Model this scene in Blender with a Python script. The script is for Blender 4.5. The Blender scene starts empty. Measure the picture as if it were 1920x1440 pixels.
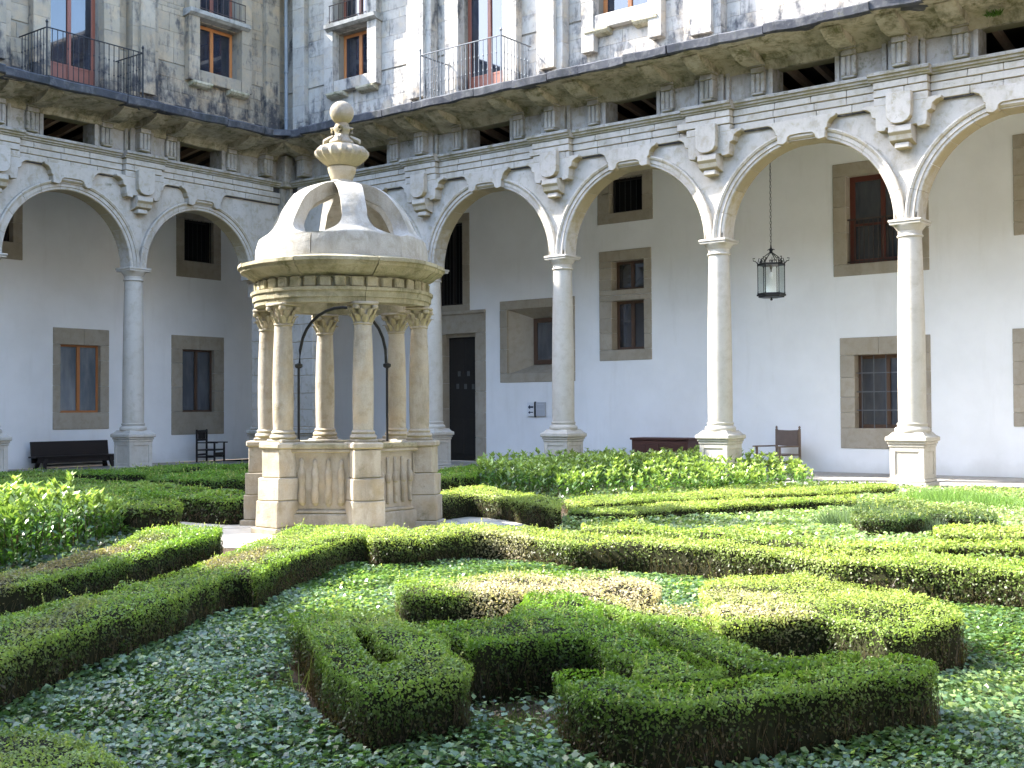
import bpy, math, random
import numpy as np
from mathutils import Vector, Matrix
from mathutils.geometry import tessellate_polygon

random.seed(7)
RNG = np.random.default_rng(11)
PI = math.pi
rad = math.radians
scene = bpy.context.scene
COL = scene.collection

# ------------------------------------------------------------------ camera
CAM_POS = Vector((26.89, -23.66, 1.60))
yaw, pitch, roll = 2.2317, 0.0214, -0.0054
fw = Vector((math.cos(yaw) * math.cos(pitch), math.sin(yaw) * math.cos(pitch), math.sin(pitch)))
rt = fw.cross(Vector((0, 0, 1))).normalized()
upv = rt.cross(fw)
r2 = rt * math.cos(roll) + upv * math.sin(roll)
u2 = -rt * math.sin(roll) + upv * math.cos(roll)
cd = bpy.data.cameras.new('camera')
cam = bpy.data.objects.new('camera', cd)
COL.objects.link(cam)
cam.matrix_world = Matrix(((r2.x, u2.x, -fw.x, CAM_POS.x), (r2.y, u2.y, -fw.y, CAM_POS.y),
                           (r2.z, u2.z, -fw.z, CAM_POS.z), (0, 0, 0, 1)))
cd.sensor_width = 36
cd.lens = 2209.65 / 1920 * 36
cd.clip_start = 0.05
cd.clip_end = 500
scene.camera = cam

# ------------------------------------------------------------------ light
SUN_AZ, SUN_EL = rad(205), rad(41)
w = bpy.data.worlds.new('World')
scene.world = w
w.use_nodes = True
nt = w.node_tree
bg = nt.nodes['Background']
sky = nt.nodes.new('ShaderNodeTexSky')
sky.sky_type = 'NISHITA'
sky.sun_disc = False
sky.sun_elevation = SUN_EL
sky.sun_rotation = rad(90) - SUN_AZ
sky.air_density = 1.0
sky.dust_density = 1.5
sky.ozone_density = 1.0
nt.links.new(sky.outputs[0], bg.inputs[0])
bg.inputs[1].default_value = 0.15
sd = bpy.data.lights.new('sun', 'SUN')
sd.energy = 2.25
sd.angle = rad(0.53)
sd.color = (1.0, 0.955, 0.88)
so = bpy.data.objects.new('sun', sd)
COL.objects.link(so)
sv = Vector((math.cos(SUN_AZ) * math.cos(SUN_EL), math.sin(SUN_AZ) * math.cos(SUN_EL), math.sin(SUN_EL)))
so.rotation_euler = sv.to_track_quat('Z', 'Y').to_euler()
so.location = (10, -20, 40)
scene.view_settings.view_transform = 'Standard'
scene.view_settings.look = 'None'
scene.view_settings.exposure = 3.16
scene.view_settings.gamma = 1.0
scene.view_settings.use_curve_mapping = False
scene.cycles.max_bounces = 10
scene.cycles.diffuse_bounces = 6
scene.cycles.use_denoising = True

# ------------------------------------------------------------------ materials
def new_mat(name):
    m = bpy.data.materials.new(name)
    m.use_nodes = True
    n = m.node_tree
    return m, n, n.nodes['Principled BSDF']

def N(nt, t, **k):
    n = nt.nodes.new(t)
    for a, b in k.items():
        if a.startswith('i_'):
            n.inputs[int(a[2:])].default_value = b
        else:
            setattr(n, a, b)
    return n

def mixc(nt, fac, a, b, mode='MIX'):
    m = nt.nodes.new('ShaderNodeMix')
    m.data_type = 'RGBA'
    m.blend_type = mode
    for s, v in ((0, fac), (6, a), (7, b)):
        if hasattr(v, 'is_linked') or hasattr(v, 'node'):
            nt.links.new(v, m.inputs[s])
        elif s == 0:
            m.inputs[0].default_value = v
        else:
            m.inputs[s].default_value = (*v, 1) if len(v) == 3 else v
    return m.outputs[2]

def noise(nt, vec, scale, detail=4, rough=0.55, dist=0.0):
    n = N(nt, 'ShaderNodeTexNoise')
    n.inputs['Scale'].default_value = scale
    n.inputs['Detail'].default_value = detail
    n.inputs['Roughness'].default_value = rough
    n.inputs['Distortion'].default_value = dist
    nt.links.new(vec, n.inputs['Vector'])
    return n.outputs[0]

def ramp(nt, v, stops):
    r = N(nt, 'ShaderNodeValToRGB')
    els = r.color_ramp.elements
    while len(els) < len(stops):
        els.new(0.5)
    for e, (p, c) in zip(els, stops):
        e.position = p
        e.color = (c, c, c, 1) if not hasattr(c, '__len__') else (*c, 1)
    nt.links.new(v, r.inputs[0])
    return r.outputs[0]

def mapping(nt, vec, scale):
    mp = N(nt, 'ShaderNodeMapping')
    mp.inputs['Scale'].default_value = scale
    nt.links.new(vec, mp.inputs['Vector'])
    return mp.outputs[0]

def mathn(nt, op, a, b=0.5, c=None):
    m = N(nt, 'ShaderNodeMath', operation=op)
    for i, v in enumerate((a, b) if c is None else (a, b, c)):
        if hasattr(v, 'node'):
            nt.links.new(v, m.inputs[i])
        else:
            m.inputs[i].default_value = v
    return m.outputs[0]

def stone(name, c1, c2, c3=None, var=0.18, stain=None, stain_amt=0.5, moss=0.0, bump=0.25, rough=0.9,
          z0=None, z1=None, soot=(0.035, 0.035, 0.04), hot=None, algae_bounce=None):
    """weathered granite / limestone; soot collects between the heights z0 and z1"""
    m, nt, b = new_mat(name)
    geo = N(nt, 'ShaderNodeNewGeometry')
    pos = geo.outputs['Position']
    oi = N(nt, 'ShaderNodeObjectInfo')
    off = mathn(nt, 'MULTIPLY', oi.outputs['Random'], 37.0)
    add = N(nt, 'ShaderNodeVectorMath', operation='ADD')
    nt.links.new(pos, add.inputs[0]); nt.links.new(off, add.inputs[1])
    p2 = add.outputs[0]
    big = noise(nt, pos, 0.9, 5, 0.6)
    mid = noise(nt, p2, 5.0, 6, 0.62, 0.3)
    fine = noise(nt, p2, 55.0, 4, 0.7)
    col = mixc(nt, ramp(nt, big, [(0.35, 0), (0.65, 1)]), c1, c2)
    if c3:
        col = mixc(nt, ramp(nt, mid, [(0.48, 0), (0.68, 0.8)]), col, c3)
    # streaks that ran down the face
    st = noise(nt, mapping(nt, pos, (2.4, 2.4, 0.7)), 1.0, 7, 0.68)
    if stain:
        col = mixc(nt, mathn(nt, 'MULTIPLY', ramp(nt, st, [(0.50, 0), (0.68, 1)]), stain_amt), col, stain)
    if z0 is not None:
        sx = N(nt, 'ShaderNodeSeparateXYZ'); nt.links.new(pos, sx.inputs[0])
        mr = N(nt, 'ShaderNodeMapRange')
        nt.links.new(sx.outputs[2], mr.inputs[0])
        mr.inputs[1].default_value = z1; mr.inputs[2].default_value = z0
        k = mathn(nt, 'MULTIPLY_ADD', mr.outputs[0], 0.85, mathn(nt, 'MULTIPLY', mathn(nt, 'SUBTRACT', st, 0.52), 3.2))
        kk = mathn(nt, 'ADD', k, mathn(nt, 'MULTIPLY', mathn(nt, 'SUBTRACT', mid, 0.5), 1.2))
        col = mixc(nt, ramp(nt, kk, [(0.05, 0), (0.60, 0.9)]), col, soot)
    if moss > 0:
        mm = noise(nt, pos, 3.2, 7, 0.7, 0.5)
        m2 = noise(nt, pos, 17.0, 4, 0.7)
        mk = mathn(nt, 'ADD', mathn(nt, 'MULTIPLY', mm, 0.75), mathn(nt, 'MULTIPLY', m2, 0.25))
        t = 0.62 - 0.2 * moss
        mc = mixc(nt, m2, (0.055, 0.06, 0.022), (0.14, 0.135, 0.05))
        col = mixc(nt, ramp(nt, mk, [(t, 0), (t + 0.13, 0.9)]), col, mc)
    if hot:
        hh = noise(nt, p2, 2.3, 5, 0.6)
        col = mixc(nt, ramp(nt, hh, [(0.5, 0), (0.7, 0.7)]), col, hot)
    if algae_bounce:
        # ochre on undersides: algae plus warm bounce light painted into the colour
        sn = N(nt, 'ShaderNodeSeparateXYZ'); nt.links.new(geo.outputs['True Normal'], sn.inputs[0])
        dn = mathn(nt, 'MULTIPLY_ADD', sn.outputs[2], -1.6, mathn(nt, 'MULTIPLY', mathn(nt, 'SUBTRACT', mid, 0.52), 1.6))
        col = mixc(nt, ramp(nt, dn, [(0.05, 0), (0.9, 0.85)]), col, algae_bounce)
    hv = N(nt, 'ShaderNodeHueSaturation')
    nt.links.new(col, hv.inputs['Color'])
    val = mathn(nt, 'MULTIPLY_ADD', oi.outputs['Random'], var, 1.0 - var / 2)
    v2 = mathn(nt, 'MULTIPLY', val, mathn(nt, 'MULTIPLY_ADD', fine, 0.35, 0.82))
    nt.links.new(v2, hv.inputs['Value'])
    nt.links.new(hv.outputs[0], b.inputs['Base Color'])
    b.inputs['Roughness'].default_value = rough
    b.inputs['Specular IOR Level'].default_value = 0.25
    bm = N(nt, 'ShaderNodeBump')
    bm.inputs['Strength'].default_value = bump
    bm.inputs['Distance'].default_value = 0.02
    hgt = mathn(nt, 'ADD', mathn(nt, 'MULTIPLY', mid, 1.0), mathn(nt, 'MULTIPLY', fine, 0.35))
    nt.links.new(hgt, bm.inputs['Height'])
    nt.links.new(bm.outputs[0], b.inputs['Normal'])
    return m

def simple(name, col, rough=0.6, spec=0.3, metal=0.0, var=0.0, ns=8.0, bump=0.0, grain=None):
    m, nt, b = new_mat(name)
    geo = N(nt, 'ShaderNodeNewGeometry')
    vec = geo.outputs['Position']
    if grain:
        vec = mapping(nt, vec, grain)
    nz = noise(nt, vec, ns, 5, 0.6)
    c2 = tuple(min(1, c * (1 + var)) for c in col)
    c1 = tuple(c * (1 - var) for c in col)
    nt.links.new(mixc(nt, nz, c1, c2), b.inputs['Base Color'])
    b.inputs['Roughness'].default_value = rough
    b.inputs['Specular IOR Level'].default_value = spec
    b.inputs['Metallic'].default_value = metal
    if bump:
        bm = N(nt, 'ShaderNodeBump')
        bm.inputs['Strength'].default_value = bump
        bm.inputs['Distance'].default_value = 0.01
        nt.links.new(nz, bm.inputs['Height'])
        nt.links.new(bm.outputs[0], b.inputs['Normal'])
    return m

def leafmat(name, rough=0.45, spec=0.4, trans=0.3, warm=(1.2, 1.25, 0.6)):
    m, nt, b = new_mat(name)
    at = N(nt, 'ShaderNodeAttribute', attribute_name='tint')
    nt.links.new(at.outputs['Color'], b.inputs['Base Color'])
    b.inputs['Roughness'].default_value = rough
    b.inputs['Specular IOR Level'].default_value = spec
    tr = N(nt, 'ShaderNodeBsdfTranslucent')
    mul = mixc(nt, 1.0, at.outputs['Color'], warm, 'MULTIPLY')
    nt.links.new(mul, tr.inputs[0])
    ms = N(nt, 'ShaderNodeMixShader')
    ms.inputs[0].default_value = trans
    nt.links.new(b.outputs[0], ms.inputs[1])
    nt.links.new(tr.outputs[0], ms.inputs[2])
    out = nt.nodes['Material Output']
    nt.links.new(ms.outputs[0], out.inputs[0])
    return m

M = {}
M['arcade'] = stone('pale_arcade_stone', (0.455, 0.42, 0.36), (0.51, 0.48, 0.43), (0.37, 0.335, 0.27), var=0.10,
                    stain=(0.22, 0.20, 0.16), stain_amt=0.4, moss=0.10, bump=0.3, algae_bounce=(0.34, 0.28, 0.15))
M['column'] = stone('column_stone', (0.47, 0.44, 0.38), (0.52, 0.49, 0.43), (0.42, 0.38, 0.31), var=0.04,
                    stain=(0.30, 0.28, 0.21), stain_amt=0.25, bump=0.12)
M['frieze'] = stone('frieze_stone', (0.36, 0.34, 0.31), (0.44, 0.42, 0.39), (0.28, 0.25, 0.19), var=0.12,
                    stain=(0.13, 0.12, 0.08), stain_amt=0.65, moss=0.34, bump=0.4, algae_bounce=(0.26, 0.23, 0.11))
M['soffit'] = stone('mossy_soffit_stone', (0.36, 0.32, 0.225), (0.45, 0.41, 0.31), (0.26, 0.235, 0.145), var=0.14,
                    stain=(0.10, 0.10, 0.05), stain_amt=0.8, moss=0.58, bump=1.0)
M['cornice'] = stone('black_weathered_cornice', (0.045, 0.048, 0.058), (0.07, 0.072, 0.08), (0.13, 0.13, 0.13), var=0.25,
                     stain=(0.03, 0.035, 0.03), stain_amt=0.8, moss=0.15, bump=0.7)
M['ledge_top'] = stone('cornice_top_stone', (0.30, 0.29, 0.27), (0.38, 0.37, 0.34), (0.15, 0.15, 0.14), var=0.2,
                       stain=(0.08, 0.08, 0.07), stain_amt=0.6, moss=0.15, bump=0.5)
M['ashlar'] = stone('upper_ashlar', (0.27, 0.225, 0.16), (0.34, 0.29, 0.22), (0.25, 0.225, 0.19), var=0.2,
                    stain=(0.14, 0.13, 0.115), stain_amt=0.6, bump=0.4, z0=9.3, z1=11.4, hot=(0.40, 0.30, 0.19))
M['ashlar_grey'] = stone('grey_upper_ashlar', (0.36, 0.335, 0.295), (0.43, 0.40, 0.355), (0.30, 0.28, 0.255), var=0.14,
                    stain=(0.18, 0.175, 0.165), stain_amt=0.5, bump=0.4, z0=9.3, z1=10.5, soot=(0.05, 0.052, 0.06), hot=(0.44, 0.36, 0.26))
M['joint'] = stone('mortar', (0.22, 0.20, 0.165), (0.27, 0.245, 0.20), bump=0.3, z0=9.3, z1=10.7)
M['jamb'] = stone('window_surround_stone', (0.35, 0.305, 0.235), (0.39, 0.345, 0.275), (0.31, 0.265, 0.195), var=0.14,
                  stain=(0.25, 0.215, 0.16), stain_amt=0.4, bump=0.25)
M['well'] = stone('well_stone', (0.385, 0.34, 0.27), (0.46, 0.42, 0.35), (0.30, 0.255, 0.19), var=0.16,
                  stain=(0.19, 0.16, 0.11), stain_amt=0.7, moss=0.16, bump=0.9, hot=(0.44, 0.35, 0.23), algae_bounce=(0.33, 0.29, 0.16))
M['well_moss'] = stone('lichened_well_ring', (0.34, 0.30, 0.20), (0.43, 0.39, 0.28), (0.24, 0.215, 0.12), var=0.12,
                       stain=(0.13, 0.12, 0.06), stain_amt=0.75, moss=0.42, bump=0.9)
M['dome'] = stone('dome_stone', (0.40, 0.38, 0.335), (0.46, 0.44, 0.395), (0.31, 0.285, 0.23), var=0.08,
                  stain=(0.21, 0.195, 0.15), stain_amt=0.6, moss=0.04, bump=0.8)
M['flag'] = stone('gallery_flagstone', (0.30, 0.28, 0.25), (0.36, 0.34, 0.30), (0.24, 0.22, 0.2), var=0.3, bump=0.15, rough=0.75)
M['paving'] = stone('pale_path_paving', (0.50, 0.46, 0.38), (0.56, 0.52, 0.44), (0.42, 0.38, 0.3), var=0.12, bump=0.3)
def plaster():
    m, nt, b = new_mat('white_plaster')
    geo = N(nt, 'ShaderNodeNewGeometry')
    pos = geo.outputs['Position']
    a = noise(nt, pos, 0.7, 6, 0.6)
    c = noise(nt, mapping(nt, pos, (2.5, 2.5, 0.35)), 1.0, 6, 0.65)
    f = noise(nt, pos, 30.0, 3, 0.6)
    col = mixc(nt, ramp(nt, a, [(0.4, 0), (0.62, 1)]), (0.83, 0.83, 0.82), (0.78, 0.78, 0.765))
    col = mixc(nt, ramp(nt, c, [(0.56, 0), (0.74, 0.45)]), col, (0.70, 0.69, 0.66))
    sx = N(nt, 'ShaderNodeSeparateXYZ'); nt.links.new(pos, sx.inputs[0])
    d = mathn(nt, 'MULTIPLY_ADD', sx.outputs[2], -1.3, mathn(nt, 'MULTIPLY_ADD', a, 1.6, -0.25))
    col = mixc(nt, ramp(nt, d, [(0.0, 0), (0.7, 0.55)]), col, (0.55, 0.54, 0.50))
    nt.links.new(col, b.inputs['Base Color'])
    b.inputs['Roughness'].default_value = 0.9
    b.inputs['Specular IOR Level'].default_value = 0.1
    bm = N(nt, 'ShaderNodeBump'); bm.inputs['Strength'].default_value = 0.12; bm.inputs['Distance'].default_value = 0.02
    nt.links.new(mathn(nt, 'ADD', a, mathn(nt, 'MULTIPLY', f, 0.12)), bm.inputs['Height'])
    nt.links.new(bm.outputs[0], b.inputs['Normal'])
    return m
M['plaster'] = plaster()
M['ceiling'] = simple('gallery_ceiling_plaster', (0.60, 0.58, 0.52), 0.9, 0.1, var=0.08, ns=2)
M['beam'] = simple('dark_roof_timber', (0.07, 0.05, 0.035), 0.8, 0.2, var=0.3, ns=6)
M['orange_wood'] = simple('orange_varnished_wood', (0.40, 0.155, 0.05), 0.45, 0.4, var=0.2, ns=3, grain=(6, 6, 1))
M['rafter'] = simple('old_rafter_wood', (0.30, 0.21, 0.14), 0.8, 0.2, var=0.3, ns=6)
M['oxblood'] = simple('dark_oxblood_paint', (0.10, 0.028, 0.018), 0.4, 0.4, var=0.25, ns=5)
M['red_wood'] = simple('red_brown_paint', (0.20, 0.068, 0.042), 0.45, 0.4, var=0.2, ns=5)
M['dark_wood'] = simple('dark_brown_wood', (0.09, 0.05, 0.03), 0.55, 0.35, var=0.3, ns=4, grain=(4, 4, 1), bump=0.2)
M['black_wood'] = simple('blackened_bench_wood', (0.018, 0.013, 0.012), 0.5, 0.35, var=0.4, ns=4, grain=(1, 1, 8), bump=0.2)
M['chest_wood'] = simple('chest_wood', (0.07, 0.028, 0.02), 0.5, 0.4, var=0.35, ns=5, grain=(1, 1, 6), bump=0.2)
M['chair_wood'] = simple('armchair_wood', (0.17, 0.12, 0.085), 0.5, 0.35, var=0.3, ns=5, grain=(3, 3, 1))
M['leather'] = simple('brown_leather', (0.155, 0.115, 0.095), 0.45, 0.4, var=0.25, ns=6, bump=0.2)
M['door'] = simple('black_studded_door', (0.018, 0.015, 0.012), 0.55, 0.35, var=0.3, ns=5, bump=0.2)
M['iron'] = simple('wrought_iron', (0.02, 0.021, 0.023), 0.5, 0.4, 0.3, var=0.3, ns=12)
M['rust'] = simple('rusted_iron', (0.06, 0.045, 0.04), 0.7, 0.3, 0.2, var=0.4, ns=12)
M['grey_iron'] = simple('grey_weathered_iron', (0.12, 0.13, 0.14), 0.6, 0.3, 0.2, var=0.3, ns=12)
M['lead'] = simple('grey_downpipe_paint', (0.20, 0.22, 0.24), 0.6, 0.3, var=0.2, ns=4)
M['sign_white'] = simple('sign_plate', (0.72, 0.73, 0.74), 0.3, 0.5)
M['sign_grey'] = simple('sign_plate_grey', (0.42, 0.44, 0.47), 0.3, 0.5)
M['black'] = simple('black_ink', (0.01, 0.012, 0.015), 0.4, 0.4)
M['navy'] = simple('navy_ink', (0.03, 0.045, 0.08), 0.4, 0.4)
M['paper'] = simple('paper_sheet', (0.09, 0.09, 0.085), 0.8, 0.2)
M['soil'] = simple('garden_soil', (0.085, 0.062, 0.042), 0.95, 0.1, var=0.5, ns=9, bump=0.6)
M['twig'] = simple('hedge_twigs', (0.021, 0.022, 0.010), 0.9, 0.1, var=0.5, ns=14)
M['leaf'] = leafmat('box_leaves', 0.42, 0.4, 0.45)
M['ivy'] = leafmat('ivy_leaves', 0.34, 0.7, 0.40)
M['laurel'] = leafmat('laurel_leaves', 0.25, 0.5, 0.34)
M['blade'] = leafmat('grass_blades', 0.5, 0.3, 0.4)
M['white_glass'] = simple('frosted_lamp_glass', (0.62, 0.63, 0.62), 0.2, 0.5)
M['bulb'] = simple('candle_lamp', (0.8, 0.8, 0.76), 0.4, 0.4)

def glassmat(name, col, c2, rough=0.03, spec=0.6, sc=1.5):
    m, nt, b = new_mat(name)
    geo = N(nt, 'ShaderNodeNewGeometry')
    nz = noise(nt, mapping(nt, geo.outputs['Position'], (3, 3, 0.7)), sc, 4, 0.6)
    nt.links.new(mixc(nt, ramp(nt, nz, [(0.4, 0), (0.65, 1)]), col, c2), b.inputs['Base Color'])
    b.inputs['Roughness'].default_value = rough
    b.inputs['Specular IOR Level'].default_value = spec
    b.inputs['IOR'].default_value = 1.75
    bm = N(nt, 'ShaderNodeBump')
    bm.inputs['Strength'].default_value = 0.03
    nt.links.new(noise(nt, geo.outputs['Position'], 2.0, 2), bm.inputs['Height'])
    nt.links.new(bm.outputs[0], b.inputs['Normal'])
    return m
M['glass'] = glassmat('dark_window_glass', (0.010, 0.012, 0.018), (0.02, 0.025, 0.04))
M['glass_curtain'] = glassmat('curtained_glass', (0.10, 0.12, 0.14), (0.17, 0.185, 0.20), 0.08)
M['glass_dim'] = glassmat('dim_curtained_glass', (0.03, 0.035, 0.045), (0.06, 0.065, 0.075), 0.08)
M['void'] = simple('dark_room', (0.012, 0.012, 0.013), 0.9, 0.1)

# ------------------------------------------------------------------ mesh helpers
class MB:
    """collects faces in wing (u, v, z) or plain coordinates and links them as ONE mesh object"""
    def __init__(self, wing=None):
        self.v, self.f, self.wing = [], [], wing
    def add(self, vs, fs):
        o = len(self.v)
        self.v += [tuple(p) for p in vs]
        self.f += [tuple(i + o for i in f) for f in fs]
        return self
    def box(self, x0, x1, y0, y1, z0, z1):
        vs = [(x, y, z) for z in (z0, z1) for y in (y0, y1) for x in (x0, x1)]
        return self.add(vs, [(0, 2, 3, 1), (4, 5, 7, 6), (0, 1, 5, 4), (2, 6, 7, 3), (0, 4, 6, 2), (1, 3, 7, 5)])
    def block(self, x0, x1, y0, y1, z0, z1, b=0.012):
        """a box with chamfered edges"""
        b = min(b, (x1 - x0) * .3, (y1 - y0) * .3, (z1 - z0) * .3)
        c = ((x0, x1), (y0, y1), (z0, z1))
        vs, idx = [], {}
        for k in range(8):
            s = (k & 1, k >> 1 & 1, k >> 2 & 1)
            for ax in range(3):
                p = []
                for a in range(3):
                    q = c[a][s[a]]
                    if a != ax:
                        q += b if s[a] == 0 else -b
                    p.append(q)
                idx[(k, ax)] = len(vs)
                vs.append(tuple(p))
        cen = [(q[0] + q[1]) / 2 for q in c]
        fs = []
        for ax in range(3):
            o1, o2 = (ax + 1) % 3, (ax + 2) % 3
            for s in (0, 1):
                ks = []
                for (i, j) in ((0, 0), (1, 0), (1, 1), (0, 1)):
                    ks.append((s << ax) | (i << o1) | (j << o2))
                fs.append([idx[(k, ax)] for k in ks])
        for ax in range(3):
            o1, o2 = (ax + 1) % 3, (ax + 2) % 3
            for i in (0, 1):
                for j in (0, 1):
                    k0 = (i << o1) | (j << o2)
                    k1 = k0 | (1 << ax)
                    fs.append([idx[(k0, o1)], idx[(k1, o1)], idx[(k1, o2)], idx[(k0, o2)]])
        for k in range(8):
            fs.append([idx[(k, 0)], idx[(k, 1)], idx[(k, 2)]])
        out = []
        for f in fs:
            a, bb, cc = (Vector(vs[f[0]]), Vector(vs[f[1]]), Vector(vs[f[2]]))
            n = (bb - a).cross(cc - a)
            m = sum((Vector(vs[i]) for i in f), Vector()) / len(f) - Vector(cen)
            out.append(tuple(f) if n.dot(m) > 0 else tuple(reversed(f)))
        return self.add(vs, out)
    def lathe(self, prof, n=24, cx=0, cy=0, sq=None, a0=0.0, a1=2 * PI, lobes=0, lobe=0.0):
        full = abs(a1 - a0 - 2 * PI) < 1e-6
        cols = n if full else n + 1
        vs = []
        for i in range(cols):
            a = a0 + (a1 - a0) * i / n
            for (r, z, *k) in prof:
                rr = r
                if k and lobes:
                    rr = r * (1 + k[0] * math.cos(lobes * a))
                vs.append((cx + rr * math.cos(a), cy + rr * math.sin(a), z))
        m = len(prof)
        fs = []
        for i in range(n):
            j = (i + 1) % cols
            for k in range(m - 1):
                fs.append((i * m + k, j * m + k, j * m + k + 1, i * m + k + 1))
        if full:
            if prof[0][0] > 1e-4:
                fs.append(tuple(i * m for i in reversed(range(n))))
            if prof[-1][0] > 1e-4:
                fs.append(tuple(i * m + m - 1 for i in range(n)))
        else:
            fs.append(tuple(range(m)))
            fs.append(tuple(reversed([(cols - 1) * m + k for k in range(m)])))
        return self.add(vs, fs)
    def prism(self, poly, y0, y1):
        """polygon in (x, z) extruded along y; counter-clockwise seen from -y"""
        ar = sum(poly[i][0] * poly[(i + 1) % len(poly)][1] - poly[(i + 1) % len(poly)][0] * poly[i][1] for i in range(len(poly)))
        if ar < 0:
            poly = poly[::-1]
        n = len(poly)
        vs = [(x, y0, z) for x, z in poly] + [(x, y1, z) for x, z in poly]
        fs = [tuple(range(n)), tuple(range(2 * n - 1, n - 1, -1))]
        fs += [(i, i + n, (i + 1) % n + n, (i + 1) % n) for i in range(n)]
        return self.add(vs, fs)
    def sweep(self, prof, x0, x1):
        """closed profile in (y, z) swept along x"""
        ar = sum(prof[i][0] * prof[(i + 1) % len(prof)][1] - prof[(i + 1) % len(prof)][0] * prof[i][1] for i in range(len(prof)))
        if ar < 0:
            prof = prof[::-1]
        n = len(prof)
        vs = [(x0, y, z) for y, z in prof] + [(x1, y, z) for y, z in prof]
        fs = [tuple(range(n - 1, -1, -1)), tuple(range(n, 2 * n))]
        fs += [(i, (i + 1) % n, (i + 1) % n + n, i + n) for i in range(n)]
        return self.add(vs, fs)
    def tube(self, pts, r, n=6):
        pts = [Vector(p) for p in pts]
        vs, fs = [], []
        for i, p in enumerate(pts):
            d = (pts[min(i + 1, len(pts) - 1)] - pts[max(i - 1, 0)]).normalized()
            a = d.cross(Vector((0, 0, 1)))
            if a.length < 0.1:
                a = d.cross(Vector((1, 0, 0)))
            a.normalize()
            b = d.cross(a)
            rr = r[i] if hasattr(r, '__len__') else r
            for k in range(n):
                t = 2 * PI * k / n
                vs.append(p + a * math.cos(t) * rr + b * math.sin(t) * rr)
        for i in range(len(pts) - 1):
            for k in range(n):
                k2 = (k + 1) % n
                fs.append((i * n + k, i * n + k2, (i + 1) * n + k2, (i + 1) * n + k))
        fs.append(tuple(range(n))[::-1])
        fs.append(tuple((len(pts) - 1) * n + k for k in range(n)))
        return self.add(vs, fs)
    def mesh(self, name, mat):
        me = bpy.data.meshes.new(name)
        vs, fs = self.v, self.f
        if self.wing == 'W':
            vs = [(-y, -x, z) for x, y, z in vs]
            fs = [f[::-1] for f in fs]
        me.from_pydata([tuple(v) for v in vs], [], fs)
        me.materials.append(mat)
        me.update()
        return me
    def build(self, name, mat, parent=None, smooth=0, label=None):
        me = self.mesh(name, mat)
        if smooth:
            me.shade_smooth()
            me.set_sharp_from_angle(angle=rad(smooth))
        return link(name, me, parent, label)

def link(name, me, parent=None, label=None, loc=None, rz=0.0):
    o = bpy.data.objects.new(name, me)
    COL.objects.link(o)
    if parent is not None:
        o.parent = parent
    if loc is not None:
        o.location = loc
    o.rotation_euler[2] = rz
    if label:
        o['label'] = label
    return o

def empty(name, parent=None, loc=(0, 0, 0), rz=0.0):
    o = bpy.data.objects.new(name, None)
    COL.objects.link(o)
    o.empty_display_size = 0.2
    o.location = loc
    o.rotation_euler[2] = rz
    if parent is not None:
        o.parent = parent
    return o

def tag(o, label, cat, group=None, kind=None):
    if label:
        o['label'] = label
    if cat:
        o['category'] = cat
    if group:
        o['group'] = group
    if kind:
        o['kind'] = kind
    return o

KIDS = {}
def copy_tree(src, parent, loc=None, rz=None):
    c = src.copy()
    COL.objects.link(c)
    c.parent = parent
    if loc is not None:
        c.location = loc
    if rz is not None:
        c.rotation_euler[2] = rz
    for ch in [o for o in src.children]:
        copy_tree(ch, c)
    return c

def rough_up(me, amt, seed=0, scale=3.0):
    """worn, not quite straight stone: push the vertices about a little"""
    n = len(me.vertices)
    co = np.empty(n * 3); me.vertices.foreach_get('co', co); co = co.reshape(-1, 3)
    d = np.stack([snoise(co, scale, seed + k) for k in range(3)], 1)
    co += d * amt
    me.vertices.foreach_set('co', co.ravel()); me.update()

def snoise(P, scale, seed):
    """smooth pseudo-noise in about -1..1 from a sum of sines"""
    r = np.random.default_rng(1000 + seed)
    out = np.zeros(len(P))
    for o in range(3):
        s = scale * (1.9 ** o)
        for _ in range(4):
            k = r.normal(size=3); k /= np.linalg.norm(k)
            out += np.sin(P @ k * s * r.uniform(.7, 1.3) + r.uniform(0, 6.28)) / (1.7 ** o)
    return np.clip(out / 4.2, -1, 1)

# ------------------------------------------------------------------ the two arcade wings
# wing coordinates: u along the wing from the inner corner, v into the building (negative towards the garden), z up
def wloc(wing, u, v, z=0.0):
    return (u, v, z) if wing == 'N' else (-v, -u, z)
def wrz(wing):
    return 0.0 if wing == 'N' else PI / 2

FLOOR, ZCAP = 0.0, 5.362
ARCH_TOP = 7.66

def wall_with_holes(mb, u0, u1, z0, z1, v0, v1, holes):
    us = sorted({u0, u1, *[min(max(h[0], u0), u1) for h in holes], *[min(max(h[1], u0), u1) for h in holes]})
    for a, b in zip(us, us[1:]):
        if b - a < 1e-5:
            continue
        c = (a + b) / 2
        hs = sorted((h[2], h[3]) for h in holes if h[0] < c < h[1])
        z = z0
        for (p, q) in hs:
            if p > z:
                mb.box(a, b, v0, v1, z, min(p, z1))
            z = max(z, q)
        if z < z1:
            mb.box(a, b, v0, v1, z, z1)

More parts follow.
